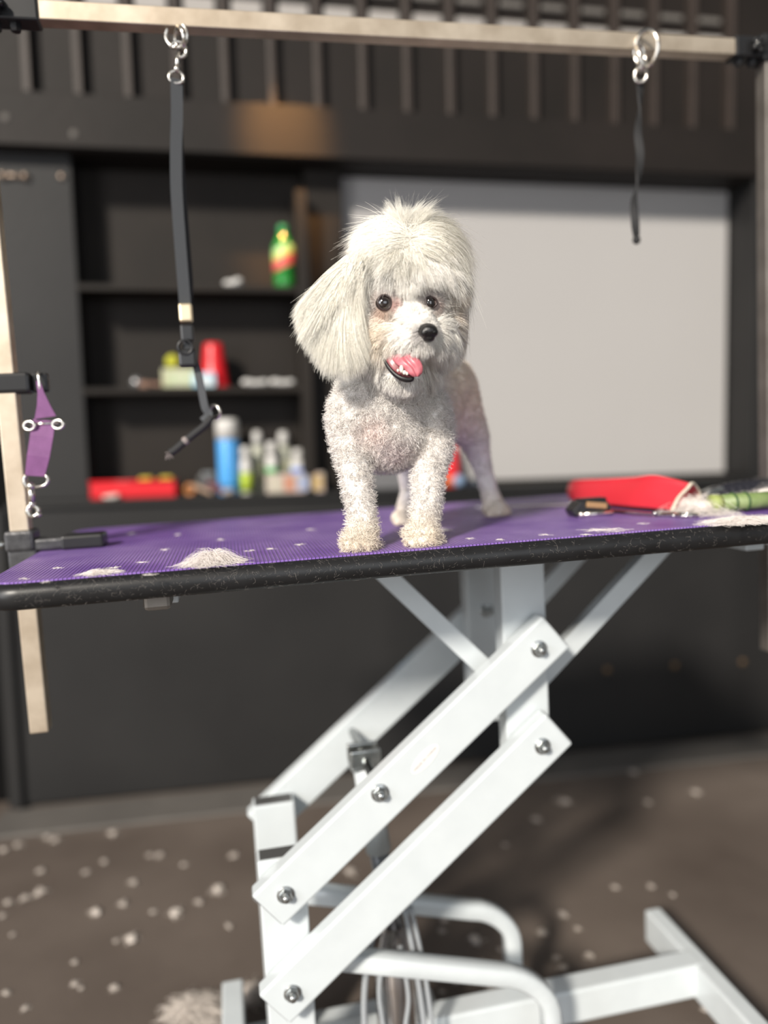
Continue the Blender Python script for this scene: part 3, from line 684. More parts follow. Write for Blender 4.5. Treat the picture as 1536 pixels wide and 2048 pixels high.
# ---- strands
def strand_mesh(name, PTS, rad, cols, taper=0.15):
    "PTS (N,K,3) strand points, three-sided tapering hairs, one mesh"
    PTS = np.asarray(PTS, np.float32); N, K, _ = PTS.shape
    T = np.gradient(PTS, axis=1); T /= np.linalg.norm(T, axis=2, keepdims=True)+1e-9
    ref = np.where(np.abs(T[:, :, 2:3]) > .9, np.array([1, 0, 0]), np.array([0, 0, 1]))
    U = np.cross(T, ref); U /= np.linalg.norm(U, axis=2, keepdims=True)+1e-9; V = np.cross(T, U)
    k = np.linspace(0, 1, K); prof = (1-(1-taper)*k**1.5)[None, :, None]; rr = (np.broadcast_to(np.asarray(rad, np.float32).reshape(-1, 1, 1), (N, 1, 1)))*prof
    vs = np.stack([PTS+(U*math.cos(a)+V*math.sin(a))*rr for a in (0, 2.094, 4.189)], 2)    # N,K,3,3
    vs = vs.reshape(-1, 3)-np.array(DLOC)
    i = np.arange(N)[:, None, None]*K*3; j = np.arange(K-1)[None, :, None]*3; a = np.arange(3)[None, None, :]; b = (a+1) % 3
    q = np.stack([i+j+a, i+j+b, i+j+3+b, i+j+3+a], -1).reshape(-1, 4)
    me = bpy.data.meshes.new(name); me.vertices.add(len(vs)); me.vertices.foreach_set('co', vs.astype(np.float32).ravel())
    me.loops.add(q.size); me.loops.foreach_set('vertex_index', q.astype(np.int32).ravel())
    me.polygons.add(len(q)); me.polygons.foreach_set('loop_start', np.arange(0, q.size, 4, dtype=np.int32)); me.polygons.foreach_set('loop_total', np.full(len(q), 4, np.int32))
    me.polygons.foreach_set('use_smooth', np.ones(len(q), bool)); me.update(calc_edges=True)
    shadecol(me, np.repeat(cols, K*3, axis=0)); return me
def hair_material():
    m = bpy.data.materials.new('white_dog_hair'); m.use_nodes = True; n = m.node_tree.nodes; L = m.node_tree.links; b = n['Principled BSDF']
    a = n.new('ShaderNodeAttribute'); a.attribute_name = 'Coat'; L.new(a.outputs['Color'], b.inputs['Base Color'])
    b.inputs['Roughness'].default_value = 0.55; b.inputs['Specular IOR Level'].default_value = 0.2
    tr = n.new('ShaderNodeBsdfTranslucent'); L.new(a.outputs['Color'], tr.inputs['Color'])
    mx = n.new('ShaderNodeMixShader'); mx.inputs[0].default_value = 0.0; L.new(b.outputs[0], mx.inputs[1]); L.new(tr.outputs[0], mx.inputs[2])
    L.new(mx.outputs[0], n['Material Output'].inputs['Surface']); return m
M_hair = hair_material()
# surface samples
tris = np.array([(p.vertices[0], p.vertices[i], p.vertices[i+1]) for p in body_me.polygons for i in range(1, len(p.vertices)-1)])
A_ = co[tris[:, 0]]; B_ = co[tris[:, 1]]; C_ = co[tris[:, 2]]
ar = np.linalg.norm(np.cross(B_-A_, C_-A_), axis=1); ar /= ar.sum()
def sample(n_, keep):
    idx = rng.choice(len(tris), n_, p=ar); u = rng.random(n_); v = rng.random(n_); f = u+v > 1; u[f] = 1-u[f]; v[f] = 1-v[f]
    P = A_[idx]+(B_-A_)[idx]*u[:, None]+(C_-A_)[idx]*v[:, None]
    Nn = no[tris[idx, 0]]*(1-u-v)[:, None]+no[tris[idx, 1]]*u[:, None]+no[tris[idx, 2]]*v[:, None]
    Nn /= np.linalg.norm(Nn, axis=1, keepdims=True)+1e-9
    px = proj(P); k = keep(P, Nn, px[:, 0], px[:, 1]); return P[k], Nn[k], px[k]
def nrm(v): return v/(np.linalg.norm(v, axis=-1, keepdims=True)+1e-9)
HEADZ = tp(780, 735, y=.93)[2]
def inmouth(X, Y): return ((X-807)/44)**2+((Y-727)/31)**2 < 1
def ishead(P, X, Y): return (P[:, 2] > HEADZ-.012) & (P[:, 1] < .99) & (X > 690) & (X < 925) | ((P[:, 2] > HEADZ-.045) & (P[:, 1] < .935) & (X > 742) & (X < 850) & (Y < 792))
# clipped woolly coat
P, N_, px = sample(135000, lambda P, N, X, Y: (~ishead(P, X, Y)) & (P[:, 2] > .003) & ((N[:, 1] < .55)))
L_ = np.clip(0.0055+0.0035*(P[:, 1] < 1.02)+0.002*(P[:, 2] > .12), 0, 1)*rng.uniform(.6, 1.25, len(P))
L_ *= np.where(P[:, 1] > 1.08, 0.6, 1)
cell = np.floor(P*230+rng.normal(size=P.shape)*.28).astype(int); hsh = (cell[:, 0]*73856093 ^ cell[:, 1]*19349663 ^ cell[:, 2]*83492791) & 0xffff
hr = np.random.default_rng(3).normal(size=(65536, 3))[hsh]                  # tufts: neighbours lean together
dirn_ = nrm(N_*0.70+hr*0.50+rng.normal(size=P.shape)*0.34+[0, 0, -0.35])
curl = nrm(np.cross(dirn_, hr))
PT = np.stack([P, P+dirn_*L_[:, None]*.45+curl*L_[:, None]*.12, P+dirn_*L_[:, None]*.8+curl*L_[:, None]*.32-N_*L_[:, None]*.05, P+dirn_*L_[:, None]*.92+curl*L_[:, None]*.6-N_*L_[:, None]*.2], 1)
PT[:, :, 2] = np.maximum(PT[:, :, 2], .0022)
cc = coat(P)*rng.uniform(.80, 1.06, (len(P), 1))
part('coat', strand_mesh('coat', PT, rng.uniform(.00020, .00034, len(P)), np.clip(cc, 0, .985)), M_hair, dog, 'short clipped woolly coat')
# face hair: combed away from the nose
nose = surf(856, 664)[0]
def eyemask(P, r1): return (np.linalg.norm(P-cEye1, axis=1) > r1) & (np.linalg.norm(P-cEye2, axis=1) > r1*.95)
P, N_, px = sample(520000, lambda P, N, X, Y: ishead(P, X, Y) & (N[:, 1] < .5) & eyemask(P, .0112) & ~inmouth(X, Y) & (np.linalg.norm(P-nose, axis=1) > .0075))
dn = np.linalg.norm(P-nose, axis=1)
away = nrm(P-nose); away = away-N_*np.sum(away*N_, 1, keepdims=True)
L_ = np.clip(.006+dn*.26, .007, .024)*rng.uniform(.7, 1.25, len(P))
Y = px[:, 1]; X = px[:, 0]
low = np.clip((Y-650)/40, 0, 1)[:, None]
mid = ((X > 790) & (X < 850) & (Y < 610) & (Y > 520))[:, None]
g = nrm(away)*(1-.55*low)+np.array([0, 0, -1])*(.45*low+.10)+np.where(mid, [0, 0, -.0], 0)
up = np.clip((600-Y)/30, 0, 1)[:, None]; g = g*(1-up)+nrm(np.stack([(X-812)/70.0, 0*X-.1, -1+0*X], 1))*up
cell = np.floor(P*140).astype(int); hsh = (cell[:, 0]*73856093 ^ cell[:, 1]*19349663 ^ cell[:, 2]*83492791) & 0xffff
hr = np.random.default_rng(5).normal(size=(65536, 3))[hsh]
d0 = nrm(g+N_*.50+hr*.24+rng.normal(size=P.shape)*.10)
nearmouth = (np.abs(X-805) < 55) & (Y > 672) & (Y < 705); L_ = np.where(nearmouth, L_*.95, L_)
ne = np.minimum(np.linalg.norm(P-cEye1, axis=1), np.linalg.norm(P-cEye2, axis=1)); above = (P[:, 2] > cEye1[2]+.004)
L_ = np.where(ne < .026, L_*.36, np.where((ne < .036) & above, L_*.5, L_))
for e_ in (cEye1, cEye2):
    oe = P-e_; oe = nrm(oe-N_*np.sum(oe*N_, 1, keepdims=True)); kk = np.clip(1.6-np.linalg.norm(P-e_, axis=1)/.016, 0, 1)[:, None]; d0 = nrm(d0*(1-kk)+(oe+N_*.3)*kk)
chin = (Y > 742) | ((Y > 715) & (X < 765)); L_ = np.where(chin, np.minimum(L_, .009), L_)
bend = np.array([0, 0, -1.0])
t = np.linspace(0, 1, 5)[None, :, None]
PT = P[:, None]+d0[:, None]*L_[:, None, None]*t+(bend*.30-N_*.22)[:, None]*L_[:, None, None]*t**2
cc = coat(P)*rng.uniform(.82, 1.05, (len(P), 1))
part('face_hair', strand_mesh('face_hair', PT, rng.uniform(.00020, .00032, len(P)), np.clip(cc, 0, .985)), M_hair, dog, 'white face hair with tan stains')

# ---- long locks from guide hairs
def locks(guides, n_, K=9, jit=.004, rad=(.00016, .00027), lenv=(.82, 1.04), wave=.0012, clump=26, fan=.006, flyf=.10, flyd=.009, col=(0.97, 0.94, 0.88), thick=.010, tip=None, spread=1.0):
    "guides: polylines of (px, py, depth); hairs are interpolated between neighbouring guides, gathered in clumps"
    G = []
    for g in guides:
        q = np.array(catmull([tp(a, b, y=c) for a, b, c in g], 8)); s_ = np.r_[0, np.cumsum(np.linalg.norm(np.diff(q, axis=0), axis=1))]; s_ /= s_[-1]
        G.append(np.stack([np.interp(np.linspace(0, 1, K), s_, q[:, k]) for k in range(3)], 1))
    G = np.array(G); nc = max(1, n_//clump); uc = rng.random(nc)*(len(G)-1); dc = rng.uniform(-1, 1, nc); lc = rng.uniform(lenv[0], lenv[1], nc); pc_ = rng.uniform(0, 6.28, nc)
    w_ = rng.normal(size=(nc, 3)); ci = rng.integers(0, nc, n_); u = np.clip(uc[ci]+rng.normal(size=n_)*.07, 0, len(G)-1-1e-6)
    i = np.clip(u.astype(int), 0, len(G)-2); f = (u-i)[:, None, None]; base = G[i]*(1-f)+G[i+1]*f
    ln = (lc[ci]*rng.uniform(.9, 1.03, n_))[:, None]; tt = np.linspace(0, 1, K)[None]*ln                     # shorten by reparametrising
    xi = tt*(K-1); lo = np.clip(xi.astype(int), 0, K-2); fr = (xi-lo)[:, :, None]; fr_ = fr
    rows = np.arange(n_)[:, None]; S_ = base[rows, lo]*(1-fr_)+base[rows, lo+1]*fr_
    t = np.linspace(0, 1, K)[None, :, None]
    off = rng.normal(size=(n_, 1, 3))*jit*(1-.55*t)*spread; depth = dc[ci][:, None, None]*thick*np.array([0.1, 1, 0])*np.minimum(1, .35+1.1*t)
    wv = w_[ci][:, None]*wave*np.sin(t*5+pc_[ci][:, None, None])*t
    fly = (rng.random(n_) < flyf)[:, None, None]*rng.normal(size=(n_, 1, 3))*flyd*t**2+(rng.normal(size=(nc, 3))[ci])[:, None]*fan*t**1.5
    PT = S_+off+depth+wv+fly
    c_ = np.array(col)*rng.uniform(.92, 1.04, (n_, 1))*(1-np.abs(rng.normal(size=(nc, 1)))*.05)[ci]
    return PT, rng.uniform(rad[0], rad[1], n_), np.clip(c_, 0, .985)
def flap(guides, th, name, m, lbl=None, inset=.90):
    "solid flap under the hair, lofted through the guides"
    G = [np.array([tp(a, b, y=c) for a, b, c in g]) for g in guides]; K = 9; rows = []
    for q in G:
        q = np.array(catmull(list(q), 8)); s_ = np.r_[0, np.cumsum(np.linalg.norm(np.diff(q, axis=0), axis=1))]; s_ /= s_[-1]
        rows.append(np.stack([np.interp(np.linspace(0, inset, K), s_, q[:, k]) for k in range(3)], 1))
    rows = np.array(rows); rows = np.array([catmull(list(rows[:, k]), 4) for k in range(K)]).transpose(1, 0, 2); n_ = len(rows); m_ = MB(); vs = []
    for s_ in (-1, 1):
        for r in range(n_):
            e = math.sin(math.pi*(r+.35)/(n_-.3))**.5
            for k in range(K): vs.append(tuple(rows[r][k]+np.array([0, s_*th*e*(1-.75*(k/(K-1))**2)+.009, 0])))
    o_ = n_*K; fs = []
    for r in range(n_-1):
        for k in range(K-1):
            a = r*K+k; fs += [(a, a+1, a+K+1, a+K), (o_+a, o_+a+K, o_+a+K+1, o_+a+1)]
    for r in range(n_-1):
        for k in (0, K-1): a = r*K+k; fs.append((a, a+K, o_+a+K, o_+a))
    for k in range(K-1):
        for r in (0, n_-1): a = r*K+k; fs.append((a, a+1, o_+a+1, o_+a))
    m_.add(vs, fs, True); me = m_.mesh(name, DLOC); shadecol(me, np.tile([0.96, 0.91, 0.82], (len(me.vertices), 1)))
    return part(name, me, M_skin, dog, lbl)
EL = [[(706, 520, .925), (662, 551, .914), (622, 588, .905), (586, 629, .900)],
       [(703, 525, .922), (660, 574, .908), (624, 628, .898), (596, 680, .894)],
       [(701, 531, .920), (666, 598, .903), (638, 668, .892), (622, 718, .890)],
       [(703, 536, .918), (680, 606, .898), (660, 690, .887), (650, 757, .887)],
       [(706, 538, .915), (692, 606, .894), (686, 690, .884), (697, 765, .885)],
       [(710, 538, .912), (706, 600, .890), (712, 670, .882), (736, 740, .886)],
       [(712, 530, .908), (716, 580, .888), (724, 640, .882), (738, 712, .888)]]
ear = flap(EL, .009, 'ear', M_skin, 'long haired drooping ear', .88)
PT, rd, cl = locks(EL, 30000, K=9, jit=.0026, thick=.006, rad=(.00020, .00032), col=(0.99, 0.96, 0.88), wave=.0012, lenv=(.82, 1.0), fan=.0016, flyf=.05, flyd=.004)
part('ear_hair', strand_mesh('ear_hair', PT, rd, cl), M_hair, ear, 'long straight cream white hair')
ER = [[(902, 520, .945), (922, 570, .940), (932, 640, .938), (922, 722, .935)],
       [(892, 525, .940), (910, 580, .932), (918, 650, .928), (916, 730, .925)],
       [(884, 535, .932), (900, 600, .920), (904, 660, .915), (902, 724, .915)],
       [(880, 545, .925), (890, 610, .910), (890, 665, .907), (884, 716, .910)]]
ear = flap(ER, .008, 'ear', M_skin, 'far drooping ear', .9)
PT, rd, cl = locks(ER, 11000, K=8, jit=.003, thick=.006, rad=(.00020, .0003), fan=.002, flyf=.05, flyd=.005, col=(0.97, 0.91, 0.81), lenv=(.82, 1.0))
part('ear_hair', strand_mesh('ear_hair', PT, rd, cl), M_hair, ear)
# topknot: two mounds of hair parted from one gathered point, as one brushed mass
TB = MB()
TB.ball(tp(768, 504, y=.935), (.032, .030, .021), 20); TB.ball(tp(800, 480, y=.93), (.026, .026, .018), 20)
TB.ball(tp(872, 500, y=.94), (.036, .032, .032), 20); TB.ball(tp(898, 548, y=.95), (.026, .028, .034), 20); TB.ball(tp(745, 524, y=.93), (.020, .024, .018), 16)
tk = remesh(TB, .003, 6); n_ = len(tk.vertices); shadecol(tk, np.tile([0.96, 0.91, 0.82], (n_, 1))); fromT(tk, DLOC); tk.polygons.foreach_set('use_smooth', [True]*len(tk.polygons)); tk.materials.clear()
top = part('topknot', tk, M_skin, dog, 'fluffed up topknot of long white hair')
O = (810, 482, .892)
TKL = [[(808, 494, .888), (780, 500, .882), (750, 512, .884), (730, 528, .892)],
       [(806, 488, .890), (774, 484, .886), (742, 496, .896), (720, 518, .910)],
       [(806, 484, .892), (772, 466, .894), (742, 476, .908), (722, 498, .922), (712, 514, .93)],
       [(806, 480, .894), (774, 455, .906), (746, 462, .92), (724, 482, .935), (714, 498, .94)],
       [(808, 476, .896), (786, 450, .91), (764, 447, .925), (742, 460, .94), (728, 470, .95)]]
TKT = [[(806, 478, .897), (790, 452, .905), (778, 434, .91), (766, 430, .915)],
       [(810, 476, .897), (798, 448, .905), (788, 422, .91), (780, 410, .912)],
       [(814, 476, .897), (808, 450, .905), (805, 432, .91), (806, 422, .915)],
       [(818, 478, .897), (828, 448, .90), (846, 426, .905), (868, 414, .91)],
       [(820, 480, .897), (835, 455, .905), (856, 440, .91), (882, 440, .92)]]
TKR = [[(818, 476, .897), (845, 448, .91), (880, 450, .93), (908, 470, .95), (922, 497, .96)],
       [(820, 480, .895), (852, 460, .898), (890, 466, .91), (918, 494, .93), (932, 532, .945)],
       [(822, 486, .893), (858, 474, .886), (895, 492, .893), (920, 528, .912), (932, 578, .93)],
       [(824, 492, .890), (860, 490, .880), (895, 514, .888), (915, 552, .903), (926, 612, .925)],
       [(824, 497, .888), (856, 502, .880), (886, 524, .886), (905, 560, .900), (920, 640, .928)],
       [(822, 502, .887), (846, 508, .880), (870, 522, .884), (888, 548, .897), (900, 590, .915)]]
TKF = [[(786, 508, .884), (768, 525, .876), (748, 548, .878), (735, 572, .884)],
       [(796, 504, .885), (783, 530, .872), (768, 556, .874), (756, 580, .880)],
       [(806, 502, .886), (800, 535, .869), (794, 565, .870), (788, 592, .876)],
       [(814, 502, .886), (816, 535, .868), (818, 570, .866), (818, 602, .872)],
       [(820, 500, .886), (834, 530, .868), (842, 560, .869), (846, 590, .874)],
       [(824, 500, .887), (850, 525, .872), (866, 552, .878), (876, 582, .886)]]
SIDE = [[(722, 520, .893), (708, 560, .890), (704, 600, .888), (710, 650, .888)], [(740, 515, .888), (726, 545, .882), (718, 580, .882), (718, 620, .884)]]
for G_, n_, kw in ((TKL, 17000, dict(thick=.005, fan=.005, rad=(.00018, .0003))), (TKR, 30000, dict(thick=.006, jit=.0035, fan=.005, rad=(.00020, .0003))), (TKT, 3800, dict(thick=.008, jit=.004, clump=60, lenv=(.6, 1.1), rad=(.00010, .00018))), (TKF, 3000, dict(thick=.003, lenv=(.35, .8), jit=.004, fan=.003)), (SIDE, 1800, dict(thick=.003))):
    kw = dict(dict(K=9, jit=.004, wave=.002, col=(0.99, 0.957, 0.875)), **kw)
    PT, rd, cl = locks(G_, n_, **kw)
    part('topknot_hair', strand_mesh('topknot_hair', PT, rd, cl), M_hair, top)
# ---- eyes, nose, mouth
M_eye = mat('wet_black_eye', (0.010, 0.006, 0.005), 0.04, spec=0.8, coat=1.0); M_rim = mat('dark_eye_rim', (0.035, 0.020, 0.018), 0.35)
for e, rr_, nm in ((P_EYE1, (.0098, .0090, .0092), ''), (P_EYE2, (.0070, .0085, .0100), '')):
    c = e[0]+np.array([0, .0048, 0]); lo = Vector(e[1])
    o = part('eye', MB().ball(c, rr_, 28), M_eye, dog, 'glossy dark eye')
    mbr = MB().ring(c+np.array([0, -.0052, 0]), rr_[0]*.84, .0013, (0, 1, 0.1), ry=rr_[2]*.84); part('eyelid', mbr, M_rim, o)
M_nose = mat('black_wet_nose', (0.010, 0.009, 0.009), 0.30, spec=0.6, bump=(700, 0.6, 0.0008))
NB = MB(); c = tp(857, 663, y=.8405)
NB.ball(c+[0, .003, .001], (.0112, .0085, .0088), 20); NB.ball(c+[0, -.001, .0005], (.0098, .0080, .0072), 20)
NB.ball(c+[-.0050, -.0015, -.0012], (.0055, .0060, .0054), 14); NB.ball(c+[.0050, -.0015, -.0012], (.0055, .0060, .0054), 14)
NB.ball(c+[.0005, .002, -.0066], (.0070, .0065, .0050), 14); NB.ball(c+[-.001, .006, .0060], (.0090, .0080, .0040), 14)
nm_ = remesh(NB, .0008, 3); fromT(nm_, DLOC); nm_.polygons.foreach_set('use_smooth', [True]*len(nm_.polygons)); nm_.materials.clear()
ns = part('nose', nm_, M_nose, dog, 'shiny black nose')
M_dark = mat('nostril_dark', (0.002, 0.002, 0.002), 0.6)
for dx in (-.0048, .0050): part('nostril', MB().ball(c+[dx, -.0072, -.0016], (.0022, .0014, .0015), 10), M_dark, ns)
M_gum = mat('wet_dark_red_gum', (0.16, 0.025, 0.030), 0.45, noise=(300, (0.26, 0.05, 0.06), 0.2), coat=.1)
M_lip = mat('black_lip', (0.010, 0.008, 0.008), 0.42); M_ton = mat('pink_tongue', (0.42, 0.105, 0.13), 0.36, noise=(180, (0.48, 0.13, 0.155), 0.2), coat=.12, bump=(900, 0.15, 0.0003)); M_tooth = mat('tooth_enamel', (0.85, 0.80, 0.70), 0.2)
def quadpatch(L_, R_, bulge, m_, name, parent, lbl=None, th=.003, nx=8):
    "surface between a left and a right edge curve, bulging towards the viewer, with thickness"
    n_ = len(L_); vs = []; fs = []
    for s_ in (0, 1):
        for i in range(n_):
            for k in range(nx+1):
                t = k/nx; p = L_[i]*(1-t)+R_[i]*t; b_ = bulge(t, i/(n_-1)); vs.append(tuple(p+np.array([0, -b_+s_*th, 0])))
    W_ = nx+1; o_ = n_*W_
    for i in range(n_-1):
        for k in range(nx): a = i*W_+k; fs += [(a, a+1, a+W_+1, a+W_), (o_+a, o_+a+W_, o_+a+W_+1, o_+a+1)]
        for k in (0, nx): a = i*W_+k; fs.append((a, a+W_, o_+a+W_, o_+a))
    for k in range(nx):
        for i in (0, n_-1): a = i*W_+k; fs.append((a, a+1, o_+a+1, o_+a))
    return part(name, MB().add(vs, fs, True), m_, parent, lbl)
def cur(pts, n_=4): return catmull([tp(a, b, y=c) for a, b, c in pts], n_)
mouth = quadpatch(cur([(764, 706, .880), (772, 724, .874), (784, 742, .869), (800, 754, .866), (818, 757, .863), (828, 753, .862)]),
                  cur([(800, 690, .866), (815, 692, .860), (830, 694, .857), (838, 704, .856), (836, 725, .858), (834, 748, .862)]), lambda t, s: .002-.003*math.sin(math.pi*t), M_gum, 'mouth', dog, 'open mouth, dark red inside', th=.010)
part('lower_lip', MB().sweep(cur([(763, 703, .880), (767, 716, .876), (776, 733, .871), (789, 748, .866), (803, 757, .862), (818, 760, .860), (828, 756, .860)], 6),
     [(.0022*math.cos(a*math.pi/5), .0028*math.sin(a*math.pi/5)) for a in range(10)], scale=list(np.interp(np.linspace(0, 1, 37), [0, .3, .75, .93, 1], [.45, .9, 1.25, 1.1, .5]))), M_lip, mouth, 'black lower lip')
part('upper_lip', MB().tube(cur([(764, 704, .882), (780, 700, .877), (800, 694, .870), (818, 693, .865), (832, 698, .861), (839, 708, .860)], 5), .0014, 8), M_lip, mouth, 'dark upper lip')
def tb(t, s): return .0030*math.sin(math.pi*min(max(t, 0), 1))-.0024*math.exp(-((t-.5)/.10)**2)+.001
quadpatch(cur([(783, 710, .872), (786, 720, .868), (795, 730, .863), (808, 738, .859), (818, 748, .856), (826, 754, .856)], 5),
          cur([(823, 706, .861), (832, 713, .856), (840, 722, .853), (845, 734, .852), (844, 746, .853), (838, 753, .855)], 5), tb, M_ton, 'tongue', mouth, 'pink tongue with a dark centre groove', th=.004, nx=16)
for (x_, y_, rr_) in ((803, 738, (.0024, .0022, .0044)), (809, 745, (.0024, .002, .0026)), (814, 747, (.0018, .0018, .0022)), (796, 741, (.0014, .0016, .0018))):
    part('tooth', MB().ball(tp(x_, y_, y=.858), rr_, 12), M_tooth, mouth)
# ------------------------------------------------------------------ things in the niche
def cyl(name, px, y, zb, ztop, r, prof, m, label, cat, **k): pass
M_wht = mat('white_plastic', (0.56, 0.55, 0.53), 0.4); M_cream = mat('cream_bottle', (0.52, 0.53, 0.44), 0.4)
CT = 0.903
def xat(px, y, z):                                                        # room x on the sight column px at depth y
    return wp(px, 700, y=y)[0]+(wp(px, 980, y=y)[0]-wp(px, 700, y=y)[0])*(1.2-z)/0.3*1.0
def xz(px, py, y): p = wp(px, py, y=y); return p[0], p[2]
# green soda bottle on the upper shelf
x, _ = xz(569, 570, 2.43); zt = xz(566, 452, 2.43)[1]; z0 = 1.521; h = zt-z0
M_grn = mat('green_bottle', (0.010, 0.16, 0.025), 0.15, noise=(20, (0.02, 0.22, 0.03), 0.3), coat=.6)
bt = thing('soda_bottle', 'green plastic soda bottle with a red and lime label on the upper shelf', 'bottle', (x, 2.43, z0))
part('body', MB().lathe((x, 2.43, z0), [(.026, 0), (.031, .006), (.032, .03), (.030, .05), (.031, h*.40), (.032, h*.62), (.028, h*.72), (.016, h*.86), (.013, h*.90)], 32), M_grn, bt)
part('cap', MB().lathe((x, 2.43, z0+h*.89), [(.015, 0), (.0155, h*.09), (.013, h*.11)], 24), mat('green_cap', (0.01, 0.20, 0.08), .4), bt, 'dark green cap')
def label_mat():
    m = bpy.data.materials.new('soda_label'); m.use_nodes = True; n = m.node_tree.nodes; L = m.node_tree.links
    tc = n.new('ShaderNodeTexCoord'); sp = n.new('ShaderNodeSeparateXYZ'); L.new(tc.outputs['Object'], sp.inputs[0])
    ma = n.new('ShaderNodeMath'); ma.operation = 'MULTIPLY_ADD'; ma.inputs[1].default_value = -.45; L.new(sp.outputs['X'], ma.inputs[0]); L.new(sp.outputs['Z'], ma.inputs[2])
    mr = n.new('ShaderNodeMapRange'); mr.inputs['From Min'].default_value = h*.28; mr.inputs['From Max'].default_value = h*.72; L.new(ma.outputs[0], mr.inputs['Value'])
    r = n.new('ShaderNodeValToRGB'); r.color_ramp.interpolation = 'CONSTANT'; e = r.color_ramp.elements
    e[0].color = (.02, .20, .04, 1); e[0].position = 0; e[1].position = .12; e[1].color = (.62, .10, .10, 1)
    for p, c in ((.50, (.42, .55, .16, 1)), (.72, (.30, .52, .25, 1)), (.9, (.03, .2, .05, 1))): q = e.new(p); q.color = c
    L.new(mr.outputs[0], r.inputs['Fac']); L.new(r.outputs['Color'], n['Principled BSDF'].inputs['Base Color']); n['Principled BSDF'].inputs['Roughness'].default_value = .35
    return m
part('label', MB().lathe((x, 2.43, z0+h*.28), [(.0318, 0), (.0328, .002), (.0335, h*.36), (.031, h*.42)], 32), label_mat(), bt, 'red and lime label')
p = wp(486, 590, y=2.366)
# white lump on upper shelf
x, _ = xz(468, 570, 2.39)
solo('crumpled_tissue', remesh(MB().ball((x, 2.39, 1.532), (.030, .02, .012)).ball((x+.012, 2.385, 1.536), (.016, .018, .012)).ball((x-.016, 2.39, 1.530), (.018, .015, .010)), .003), M_wht, 'small crumpled white tissue on the upper shelf', 'tissue', (x, 2.39, 1.521)) if False else None
def lump(name, balls, vox, m, label, cat, loc, frame=ROOM, group=None):
    mb = MB()
    for c, r in balls: mb.ball(c, r, 14)
    me = remesh(mb, vox, 3); fromT(me, loc); me.polygons.foreach_set('use_smooth', [True]*len(me.polygons)); me.materials.clear()
    return solo(name, me, m, label, cat, loc, frame, group)
lump('crumpled_tissue', [((x, 2.39, 1.531), (.030, .018, .010)), ((x+.012, 2.385, 1.537), (.015, .018, .011)), ((x-.016, 2.39, 1.532), (.016, .015, .010))], .003, M_wht, 'small crumpled white tissue on the upper shelf', 'tissue', (x, 2.39, 1.521))
# lower shelf
zs = 1.2265
x, _ = xz(430, 770, 2.42); zt = xz(430, 688, 2.42)[1]; hh = zt-zs
cup = thing('party_cup', 'red plastic cup standing upside down on the lower shelf', 'cup', (x, 2.42, zs))
part('body', MB().lathe((x, 2.42, zs), [(.044, 0), (.044, .006), (.041, .010), (.034, hh*.6), (.029, hh*.93), (.027, hh), (.020, hh)], 36), mat('red_plastic', (0.62, 0.012, 0.020), .35), cup)
part('rim', MB().ring((x, 2.42, zs+.004), .0435, .0035, (0, 0, 1)), mat('red_plastic', (0, 0, 0)), cup)
x0_, _ = xz(326, 770, 2.40); x1_, _ = xz(396, 770, 2.40); zt = xz(360, 738, 2.40)[1]
bx = thing('snack_box', 'low pale green box lying on the lower shelf under the hanging buckle', 'box', ((x0_+x1_)/2, 2.40, zs))
part('carton', MB().box((x0_, 2.375, zs), (x1_, 2.43, zt), .004), mat('pale_green_card', (0.36, 0.38, 0.22), .6, noise=(30, (0.50, 0.48, 0.36), .2)), bx)
part('label', MB().box((x0_+.02, 2.3735, zs+.008), (x1_-.02, 2.3752, zt-.01)), mat('cream_label', (0.55, 0.53, 0.42), .6, noise=(60, (.35, .45, .25), .2)), bx)
x, _ = xz(346, 730, 2.40)
solo('yellow_ball', MB().ball((x, 2.40, zt+.0215), .0215, 24), mat('yellow_green_felt', (0.42, 0.42, 0.03), .8, bump=(300, .4, .001)), 'small yellow green ball resting on the pale green box', 'ball', (x, 2.40, zt))
x0_, _ = xz(385, 770, 2.385); x1_, _ = xz(432, 770, 2.385); zt = xz(410, 746, 2.385)[1]
bx = thing('blue_box', 'small light blue and white box on the lower shelf beside the red cup', 'box', ((x0_+x1_)/2, 2.37, zs))
part('carton', MB().box((x0_, 2.362, zs), (x1_, 2.377, zt), .003), mat('light_blue_card', (0.16, 0.42, 0.58), .5, noise=(40, (0.50, 0.62, 0.68), .15)), bx)
part('label', MB().box((x0_+.01, 2.3605, zs+.008), (x1_-.01, 2.3622, zt-.012)), mat('white_card', (0.6, 0.64, 0.66), .6), bx)
x, _ = xz(273, 760, 2.40); solo('chrome_knob', MB().ball((x, 2.40, zs+.017), (.017, .017, .0165), 20), mat('dull_silver', (0.35, 0.35, 0.36), .35, .7), 'small silver round knob lying on the left of lower shelf', 'knob', (x, 2.40, zs))
x0_, _ = xz(283, 770, 2.39); x1_, _ = xz(322, 770, 2.39)
bs = thing('grooming_brush', 'small brown wooden brush on the lower shelf left of the pale green box', 'brush', ((x0_+x1_)/2, 2.39, zs))
part('handle', MB().beam((x0_, 2.39, zs+.014), (x1_, 2.395, zs+.009), .013, .016, bev=.004), mat('brown_wood', (0.20, 0.11, 0.075), .6), bs)
part('head', MB().box((x0_-.006, 2.38, zs), (x0_+.022, 2.40, zs+.020), .004), mat('brown_wood', (0, 0, 0)), bs)
